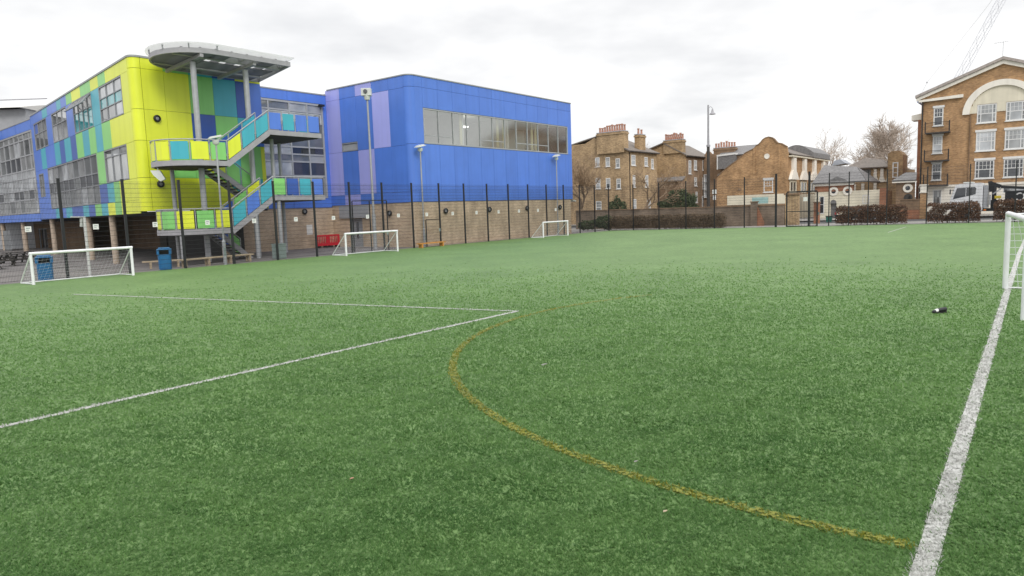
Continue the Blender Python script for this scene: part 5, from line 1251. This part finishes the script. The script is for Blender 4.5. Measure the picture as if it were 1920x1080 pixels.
for i in range(6): q = p + Vector((-.8 + .22 * i, 0, 1.36 + .024 * i)); m.tube(q + Vector((0, -.2, 0)), q + Vector((0, .2, 0)), .008, 'steel', 4)
m.build('aerial', fl_)

# ---- old brick garden wall along the pavement ----------------------------------------------------------
gw = thing('garden_wall', 'long weathered brick garden wall behind the end fence and dull hedge', 'wall', ab(50, -3.5, 0))
TWl = fac_a(50.0)
m = MB(); m.box((-13.9, -.35, -.4), (7.0, 0, 1.78), 'wbrick', TWl); m.build('brick_wall', gw)
m = MB(); m.box((-13.92, -.40, 1.78), (7.0, .05, 1.88), 'dbrick', TWl); m.build('coping', gw)
m = MB(); m.box((-11.65, .001, -.4), (-11.1, .28, 2.12), 'wbrick', TWl); m.box((-11.7, -.06, 2.12), (-11.05, .33, 2.22), 'dbrick', TWl); m.build('pier', gw)
m = MB(); m.prism([(-12.2, -.4), (-12.2, .4), (-11.66, 1.7), (-11.66, -.4)], .001, .22, 'rbrick', TWl); m.build('buttress', gw)
m = MB(); m.box((-15.0, -.45, -.4), (-13.95, .02, 2.65), 'obrick', TWl); m.box((-15.1, -.55, 2.65), (-13.85, .12, 2.8), 'dbrick', TWl); m.build('gate_pier', gw)
pr = MB(); pr.box((-16.15, -.4, -.4), (-15.72, 0, 1.9), 'rbrick', fac_a(52.0)); pr.box((-16.2, -.45, 1.9), (-15.67, .05, 2.0), 'dbrick', fac_a(52.0)); tag(pr.build('brick_pier'), 'low red brick pier seen through the double gate of the fence', 'pier')

# ================================================================== PLANTS
def leaf_mesh(name, C, size, m, parent, tone_bias=0.0, aspect=.6):
    """C: (n,3) leaf centres (local to parent) -> one foliage mesh of small quads"""
    n = len(C); ax = rng.normal(size=(n, 3)); ax /= np.linalg.norm(ax, axis=1)[:, None]
    bx = rng.normal(size=(n, 3)); bx -= (bx * ax).sum(1)[:, None] * ax; bx /= np.linalg.norm(bx, axis=1)[:, None]
    s_ = size * rng.uniform(.6, 1.4, n)[:, None]
    V = np.stack([C - ax * s_, C - bx * s_ * aspect, C + ax * s_, C + bx * s_ * aspect], 1)
    me = bpy.data.meshes.new(name); me.vertices.add(4 * n); me.vertices.foreach_set('co', V.reshape(-1))
    me.loops.add(4 * n); me.loops.foreach_set('vertex_index', np.arange(4 * n)); me.polygons.add(n)
    me.polygons.foreach_set('loop_start', np.arange(n) * 4); me.polygons.foreach_set('loop_total', np.full(n, 4))
    clump = .5 + .18 * np.sin(C[:, 0] * 3.1 + C[:, 2] * 2.3) * np.sin(C[:, 1] * 2.7 + C[:, 2] * 3.7)
    tone = np.clip(clump + rng.normal(0, .2, n) + tone_bias, 0, 1)
    at = me.attributes.new('tone', 'FLOAT', 'POINT'); at.data.foreach_set('value', np.repeat(tone, 4))
    me.materials.append(M[m]); me.update(calc_edges=True)
    o = bpy.data.objects.new(name, me); COL.objects.link(o); o.parent = parent; return o
def hedge(label, b0, b1, a0, a1, h, m, seed, dens=420, gaps=0.0, group='clipped hedges along the end fence'):
    t = thing('hedge', label, 'hedge', ab((a0 + a1) / 2, (b0 + b1) / 2, gz(44, (b0 + b1) / 2) - .05), ROT_A, group)
    L = abs(b1 - b0); D = abs(a1 - a0); n = int(L * D * h * dens * 3.6)
    x = rng.uniform(-D / 2, D / 2, n); y = rng.uniform(-L / 2, L / 2, n); z = rng.uniform(.05, 1.0, n) ** .85
    top = h * (1 - .10 * rng.random(n)) + .03 * np.sin(y * 2.3 + seed) + .03 * np.sin(y * 5.1 + seed * 2) + .12 * np.exp(-rng.exponential(2.0, n)) * (rng.random(n) < .1)
    edge = np.minimum(1, (L / 2 - np.abs(y)) / .25); top *= .82 + .18 * np.sqrt(np.clip(edge, 0, 1))
    z = z * top; x *= 1 - .15 * (z / h) ** 2; x += .06 * np.sin(y * 3.3 + z * 4)
    if gaps:
        g_ = np.sin(y * 2.9 + seed) * np.sin(z * 5.2 + y * 1.7) + .35 * np.sin(y * 9.1 + z * 7); keep = ~((g_ > gaps) & (z > h * .25) & (z < h * .8)); x, y, z = x[keep], y[keep], z[keep]
    leaf_mesh('foliage', np.stack([x, y, z], 1), .048, m, t)
    mb = MB()
    for i in range(int(L * 7)):
        bx_, by_ = random.uniform(-D / 3, D / 3), random.uniform(-L / 2 + .1, L / 2 - .1); p = Vector((bx_, by_, 0)); 
        for k in range(3):
            q = p + Vector((random.uniform(-.16, .16), random.uniform(-.22, .22), h / 3.1)); mb.tube(p, q, .016 - .004 * k, 'bark', 4, cap=False); p = q
    mb.build('twigs', t, local=True, recalc=False); return t
hedge('long dull brown hedge in front of the old garden wall, greener at its left end', 1.0, -9.9, 46.2, 47.5, 1.32, 'mudhedge', 1.0, 330)
hedge('reddish brown hedge with pale gaps, left of the red brick boundary wall', -18.7, -23.5, 46.3, 47.4, 1.50, 'copper', 2.0, 380, .8)
hedge('reddish brown hedge in front of the white truck cab', -24.75, -28.0, 46.3, 47.4, 1.50, 'copper', 3.3, 420, .8)
hedge('reddish brown hedge behind the tall goal at the right edge', -28.75, -36.5, 46.3, 47.4, 1.52, 'copper', 4.9, 420)
def shrub(label, loc, rx, ry, h, m, n, size=.10):
    t = thing('shrub', label, 'shrub', loc); u = rng.normal(size=(n, 3)); u /= np.linalg.norm(u, axis=1)[:, None]; r = rng.uniform(.35, 1, n) ** .5
    lob = 1 + .22 * np.sin(u[:, 0] * 5 + loc[0]) * np.sin(u[:, 2] * 6 + loc[1])
    C = u * (r * lob)[:, None] * np.array([rx, ry, h / 2]) + np.array([0, 0, h * .52]); leaf_mesh('foliage', C, size, m, t)
    mb = MB()
    for i in range(7): q = random.uniform(0, 6.28); mb.tube((0, 0, 0), (rx * .5 * math.cos(q), ry * .5 * math.sin(q), h * .6), .035, 'bark', 5, .012, cap=False)
    mb.build('twigs', t, local=True, recalc=False); return t
shrub('dense dark green shrub behind the garden wall, left of the narrow house', Vector((18.4, 76, .2)), 2.1, 1.4, 3.5, 'ivy', 5200, .11)
shrub('dark green shrub peeping over the garden wall below the old house windows', Vector((11.4, 74, .2)), 1.0, .9, 2.75, 'ivy', 2200, .10)
shrub('low grey green shrub at the foot of the corner fence posts', Vector(ab(46.4, 3.4, 0)), 1.0, .8, .95, 'ivy', 1400, .08)
shrub('rounded green shrub with yellowish top at the left end of the dull hedge', Vector(ab(47.0, 1.9, 0)), 1.15, .8, 1.35, 'ivy', 2000, .08)

def bare_tree(label, loc, h, spread, m, trunk_r, seed, levels=5, lean=(0, 0), trunk_frac=.3, kids=(3, 4), twig=.012, group='bare winter trees', up=.5):
    R_ = random.Random(seed); t = thing('bare_tree', label, 'tree', loc, 0, group); tr = MB(); br = MB()
    def rot(d, ang):
        a = d.orthogonal().normalized(); a.rotate(Matrix.Rotation(R_.uniform(0, 2 * math.pi), 3, d)); q = d.copy(); q.rotate(Matrix.Rotation(ang, 3, a)); return q
    def grow(p, d, L, r, lv):
        mb = tr if lv == 0 else br; segs = 3 if lv < 2 else 2; n = 8 if lv == 0 else (5 if lv < 3 else 3)
        q = p; dd = d.copy(); pts = []
        for i in range(segs):
            dd = (dd + Vector((R_.uniform(-.18, .18), R_.uniform(-.18, .18), R_.uniform(-.05, .16)))).normalized(); e = q + dd * (L / segs)
            r0 = r * (1 - .4 * i / segs); r1 = r * (1 - .4 * (i + 1) / segs); mb.tube(q, e, max(r0, twig), m, n, max(r1, twig * .8), cap=False); q = e; pts.append((q.copy(), dd.copy()))
        if lv >= levels: return
        for k in range(R_.randint(*kids)):
            bp, bd = pts[R_.randint(max(0, segs - 2), segs - 1)]
            nd = rot(bd, R_.uniform(.35, .95)); nd = Vector((nd.x * spread, nd.y * spread, nd.z + up * .35)).normalized()
            grow(bp, nd, L * R_.uniform(.58, .80), r * .56, lv + 1)
    grow(Vector((0, 0, 0)), Vector((lean[0], lean[1], 1)).normalized(), h * trunk_frac, trunk_r, 0)
    zmax = max(v[2] for v in br.v); k = h / zmax
    for mb in (tr, br): mb.v = [(x * k, y * k, z * k) for x, y, z in mb.v]
    tr.build('trunk', t, local=True, recalc=False, smooth=True); br.build('crown', t, local=True, recalc=False); return t
bare_tree('round crowned bare tree rising behind the low lodge roof', Vector((51.7, 110, -.3)), 13.4, 1.15, 'palebark', .34, 11, 6, trunk_frac=.36, kids=(3, 4), twig=.014)
bare_tree('tall bare tree with dense brown crown beside the flats', Vector((63.5, 112, -.3)), 15.6, 1.15, 'palebark', .40, 23, 6, trunk_frac=.28, kids=(4, 4), twig=.007)
bare_tree('lower bare tree left of the dense crowned tree, behind the brick tower', Vector((58.6, 111, -.3)), 11.6, 1.3, 'palebark', .30, 31, 6, trunk_frac=.30, kids=(3, 4), twig=.011)
bare_tree('small bare tree showing above the slate dormer and chimney', Vector((35.6, 112, -.3)), 12.6, 1.1, 'palebark', .28, 42, 6, trunk_frac=.42, kids=(3, 4), twig=.011)
bare_tree('small bare tree showing between the two brown terrace houses', Vector((22.3, 112, -.3)), 12.6, 1.0, 'palebark', .26, 57, 5, trunk_frac=.45, kids=(3, 3), twig=.011)
bare_tree('brown twiggy bare tree beside the right end of the blue block', Vector((7.7, 74.5, -.1)), 8.6, 1.1, 'twigbark', .11, 61, 6, trunk_frac=.2, kids=(3, 4), twig=.006)
bare_tree('leaning multi stemmed bare tree in front of the old brick house', Vector((13.6, 75, -.1)), 7.6, 1.2, 'twigbark', .12, 77, 6, lean=(.25, 0), trunk_frac=.24, kids=(3, 3), twig=.006)
bare_tree('thin bare tree before the narrow terrace house and lantern pole', Vector((19.6, 79, -.1)), 6.4, 1.1, 'twigbark', .10, 83, 5, trunk_frac=.3, kids=(2, 3), twig=.006)

# ================================================================== VEHICLES AND STREET THINGS
LOCAL = lambda x, y, z: Vector((x, y, z))
def wheel(parent, x, y, r, w, rim='steel'):
    s_ = 1 if y > 0 else -1
    Tq = lambda u, v, z: Vector((x + u, y + s_ * (z - w), r + v))
    m = MB(); m.lathe([(r * .62, 0), (r * .93, 0), (r, .04), (r, w - .04), (r * .93, w), (r * .62, w)], 'tyre', n=24, T=Tq); wo = m.build('wheel', parent, local=True, smooth=True)
    m = MB(); m.lathe([(r * .62, w - .02), (r * .5, w - .05), (r * .2, w - .03), (r * .18, w + .02), (.01, w + .02)], rim, n=20, T=Tq); m.build('rim', wo, local=True, smooth=True)
tk = thing('grab_truck', 'white cab truck with black body and folded black crane behind the hedge at right', 'truck', (0, 0, 0))
cabp = [(.85, .62), (3.22, .62), (3.26, 1.35), (3.20, 1.72), (2.90, 2.72), (2.78, 2.90), (2.55, 2.98), (1.0, 3.02), (.85, 2.9)]
m = MB(); m.prism([(u, z) for u, z in cabp], -1.12, 1.12, 'whitegoal', lambda u, w, z: Vector((u, w, z))); co_ = m.build('cab', tk, local=True, bevel=.05)
for s_ in (-1, 1):
    m = MB(); P = [(3.02, 1.66), (2.74, 2.62), (1.42, 2.66), (1.32, 2.55), (1.36, 2.04)]
    m.prism(P, s_ * 1.118, s_ * 1.131, 'dglass', lambda u, w, z: Vector((u, w, z))); m.build('side_window', co_, local=True)
    m = MB(); m.box((2.05, s_ * 1.12 - .012, 1.86), (2.09, s_ * 1.12 + .02, 2.62), 'whitegoal'); m.build('window_pillar', co_, local=True)
    m = MB(); m.box((1.55, s_ * 1.12 - .01, 1.52), (1.72, s_ * 1.12 + .03, 1.56), 'black'); m.build('door_handle', co_, local=True)
    m = MB(); m.bar((3.0, s_ * 1.12, 2.45), (3.25, s_ * 1.32, 2.45), .03, .03, 'black'); m.box((3.18, s_ * 1.30 - .09, 2.1), (3.26, s_ * 1.30 + .09, 2.52), 'black'); m.build('wing_mirror', co_, local=True)
    m = MB(); m.box((3.235, s_ * .8 - .17, .85), (3.285, s_ * .8 + .17, 1.05), 'lampwhite'); m.build('headlight', co_, local=True)
m = MB(); q_ = [(3.205, -.98, 1.76), (3.205, .98, 1.76), (2.93, .93, 2.66), (2.93, -.93, 2.66)]; m.poly([(x + .012, y, z + .004) for x, y, z in q_], 'dglass'); m.build('windscreen', co_, local=True)
m = MB(); m.box((3.24, -.85, 1.12), (3.285, .85, 1.42), 'black'); m.build('grille', co_, local=True)
m = MB(); m.box((1.6, -1.0, 3.025), (2.3, 1.0, 3.12), 'lampwhite'); m.build('roof_light_bar', co_, local=True)
m = MB(); m.box((-5.2, -.42, .55), (3.1, .42, .80), 'black'); m.build('chassis', tk, local=True)
m = MB(); m.box((.50, -1.0, .85), (.80, 1.0, 2.78), 'greypanel'); m.build('headboard', tk, local=True)
m = MB()
m.box((-5.3, -1.18, .95), (-.75, 1.18, 1.05), 'black')
for s_ in (-1, 1):
    m.box((-5.3, s_ * 1.18 - .03, 1.05), (-.75, s_ * 1.18 + .03, 2.12), 'black'); m.box((-5.3, s_ * 1.2 - .05, 2.121), (-.75, s_ * 1.2 + .05, 2.22), 'black')
    for i in range(5): u = -5.2 + 1.1 * i; m.box((u - .05, s_ * 1.215 - .03, 1.05), (u + .05, s_ * 1.215 + .03, 2.12), 'black')
m.box((-.78, -1.18, 1.05), (-.72, 1.18, 2.3), 'black'); m.box((-5.33, -1.18, 1.05), (-5.27, 1.18, 2.12), 'black'); m.build('tipper_body', tk, local=True)
for s_ in (-1, 1):   # round white letter on the body side
    m = MB(); n = 26; k = []
    for w_ in (s_ * 1.236, s_ * 1.245):
        for rr in (.24, .34):
            for i in range(n): q = math.radians(40) + math.radians(280) * i / (n - 1); k.append((-1.75 - rr * math.cos(q) * (1 if s_ > 0 else -1) * -1, w_, 1.72 + rr * math.sin(q)))
    fs = []
    for i in range(n - 1): fs += [(i, i + 1, n + i + 1, n + i), (2 * n + i, 3 * n + i, 3 * n + i + 1, 2 * n + i + 1), (n + i, n + i + 1, 3 * n + i + 1, 3 * n + i), (i, 2 * n + i, 2 * n + i + 1, i + 1)]
    m.faces(k, fs, 'white'); m.build('body_lettering', tk, local=True)
m = MB(); m.box((-.2, -.25, .8), (.32, .25, 1.5), 'black'); m.tube((.1, 0, 1.5), (.1, 0, 2.75), .17, 'black', 10); m.bar((.3, 0, 2.2), (.42, 0, 3.12), .26, .30, 'black', (1, 0, 0)); m.bar((.42, 0, 2.95), (-.35, 0, 2.62), .24, .34, 'black'); m.bar((-.35, 0, 2.6), (-2.9, 0, 2.36), .22, .22, 'black'); m.bar((.2, .2, 2.0), (-.4, .22, 2.45), .10, .10, 'steel'); m.build('crane_arm', tk, local=True)
m = MB(); m.box((-.45, 1.02, 1.62), (.0, 1.15, 1.86), mat('yellow_hose_guard', (.55, .42, .03), .6)); m.build('control_box', tk, local=True)
m = MB(); m.bar((.32, 1.08, 1.1), (.32, 1.08, 1.95), .12, .12, 'steel', (1, 0, 0)); m.build('stabiliser_leg', tk, local=True)
for x in (2.25, -3.0, -4.1):
    for s_ in (-1, 1): wheel(tk, x, s_ * 1.14, .46, .28)
m = MB(); m.box((.55, 1.10, .62), (.75, 1.16, .72), 'amber'); m.build('side_marker', tk, local=True)
tk.location = ab(62.2, -28.0, gz(44, -28) - .155); tk.rotation_euler = (0, 0, ROT_A + math.pi / 2)

cr_ = thing('parked_car', 'dark parked car half hidden behind the left end of the copper hedge', 'car', (0, 0, 0))
body = [(-2.0, .32), (2.0, .32), (2.05, .62), (1.95, .88), (1.05, .98), (.45, 1.42), (-1.35, 1.44), (-1.9, 1.0), (-2.05, .7)]
m = MB(); m.prism([(1.0 * u, z) for u, z in body if z < .99], -.85, .85, 'black', LOCAL); bo_ = m.build('body', cr_, local=True, bevel=.06)
m = MB(); k = [(1.0, -.82, .985), (1.0, .82, .985), (-1.88, .82, .985), (-1.88, -.82, .985), (.42, -.66, 1.42), (.42, .66, 1.42), (-1.38, .66, 1.44), (-1.38, -.66, 1.44)]
m.faces(k, [(4, 5, 6, 7)], 'black'); m.faces(k, [(0, 1, 5, 4), (2, 3, 7, 6), (1, 2, 6, 5), (3, 0, 4, 7)], 'dglass'); gh = m.build('greenhouse', cr_, local=True)
for x in (1.25, -1.25):
    for s_ in (-1, 1): wheel(cr_, x, s_ * .84, .32, .2)
for s_ in (-1, 1):
    m = MB(); m.box((-2.075, s_ * .62 - .16, .72), (-2.03, s_ * .62 + .16, .90), 'red'); m.build('tail_light', cr_, local=True)
    m = MB(); m.box((2.0, s_ * .6 - .18, .66), (2.06, s_ * .6 + .18, .82), 'lampwhite'); m.build('headlight', cr_, local=True)
    m = MB(); m.box((.70, s_ * .93 - .09, .95), (.84, s_ * .93 + .09, 1.08), 'black'); m.build('wing_mirror', cr_, local=True)
m = MB(); m.box((-2.085, -.26, .52), (-2.06, .26, .63), 'white'); m.build('number_plate', cr_, local=True)
cr_.location = ab(57.6, -18.4, gz(44, -18) - .155); cr_.rotation_euler = (0, 0, ROT_A + math.pi / 2 + math.pi)
gb = thing('green_bin', 'small teal green plastic bin by the lodge, left of the dark car', 'bin', ab(58.3, -15.5, gz(44, -15) - .14), ROT_A)
m = MB(); m.slab([(-.2, -.25), (.2, -.25), (.2, .25), (-.2, .25)], .05, .55, mat('teal_green_plastic', (.03, .17, .13), .45), lambda x, y, z: Vector((x * (.8 + .35 * z), y * (.8 + .35 * z), z))); m.build('body', gb, local=True)
m = MB(); m.slab([(-.23, -.28), (.23, -.28), (.23, .28), (-.23, .28)], .551, .61, 'tyre', LOCAL); m.build('lid', gb, local=True)

lp = thing('street_lamp', 'tall slender grey pole with one hanging bell lantern above the street houses', 'street lamp', (20.36, 72, -.05))
m = MB(); m.tube((0, 0, 0), (0, 0, 7.9), .17, 'darkwood', 12, .15); m.tube((0, 0, 7.9), (0, 0, 8.1), .2, 'steelwarm', 12); m.tube((0, 0, 8.1), (0, 0, 12.05), .11, 'steelwarm', 10, .085); m.build('pole', lp, local=True, smooth=True)
m = MB(); m.tube((0, 0, 11.75), (.25, 0, 11.9), .022, 'steelwarm', 6); m.tube((.25, 0, 11.9), (.43, 0, 11.72), .022, 'steelwarm', 6); m.build('arm', lp, local=True)
m = MB(); m.lathe([(.03, .62), (.06, .56), (.10, .40), (.13, .24), (.30, .08), (.31, .03), (.12, .0)], 'steelwarm', (.43, 0, 11.08), 14); m.build('lantern', lp, local=True, smooth=True)
for i, (dx, z, w, h) in enumerate(((.55, 3.15, .42, .42), (.55, 2.55, .3, .45))):
    m = MB(); m.box((dx - w / 2, -.24, z), (dx + w / 2, -.20, z + h), 'white' if i else 'lampwhite'); m.bar((0, -.1, z + h / 2), (dx, -.19, z + h / 2), .04, .04, 'black'); m.build('sign_plate', lp, local=True)
wl_ = thing('wall_light', 'small white lamp on the far right corner of the blue block, above the brick', 'wall light', ab(39.86, 1.1, 2.78), ROT_A)
m = MB(); m.slab([(0, -.3), (.55, -.22), (.55, .22), (0, .3)], .0, .10, 'lampwhite', lambda x, y, z: Vector((x, y, z - .12 * x))); m.build('housing', wl_, local=True)
m = MB(); m.box((.0, -.06, -.12), (.06, .06, .0), 'steel'); m.build('bracket', wl_, local=True)

# ---- tower crane far behind the flats -----------------------------------------------------------------
tc = thing('tower_crane', 'far pale lattice crane jib slanting up behind the flats', 'crane', (105, 170, -.5))
def lattice(mb, p, q, w, n, rc, rd):
    p = Vector(p); q = Vector(q); d = (q - p).normalized(); a = d.cross(Vector((0, 1, 0))).normalized() * (w / 2); b = d.cross(a).normalized() * (w / 2)
    cs = [a + b, a - b, -a - b, -a + b]
    for c in cs: mb.tube(p + c, q + c, rc, 'craneW', 5)
    for i in range(n):
        s0, s1 = p.lerp(q, i / n), p.lerp(q, (i + 1) / n)
        for k in range(4): mb.tube(s0 + cs[k], s1 + cs[(k + 1) % 4] if i % 2 else s1 + cs[k - 1], rd, 'craneW', 4, cap=False)
m = MB(); lattice(m, (105, 170, -.5), (105, 170, 23.4), 1.6, 14, .12, .06); m.build('mast', tc)
m = MB(); lattice(m, (105.3, 170, 25.4), (123.9, 170, 60.5), 1.35, 24, .065, .03); m.build('jib', tc)
m = MB(); m.box((102.4, 169, 23.4), (107, 171, 24.4), 'craneW'); m.box((102.2, 168.8, 22.2), (103.6, 171.2, 23.39), 'greypanel'); m.build('slewing_deck', tc)
m = MB(); m.box((105.2, 167.4, 22.6), (107, 168.99, 24.2), 'craneW'); m.build('cab', tc)
wr = MB(); pts = [Vector((41.45, 71.6, 12.05)), Vector((39.99, 68, 12.85)), Vector((34.52, 52, 15.25)), Vector((31.94, 44, 16.87))]
for p, q in zip(pts[:-1], pts[1:]): wr.tube(p, q, .007, 'steelwarm', 5)
wr.tube(pts[1] - Vector((.05, .1, .03)), pts[1] + Vector((.05, .1, .05)), .06, 'steelwarm', 6)
tag(wr.build('overhead_wire'), 'thin overhead wire running up from the left eaves corner of the flats', 'wire')
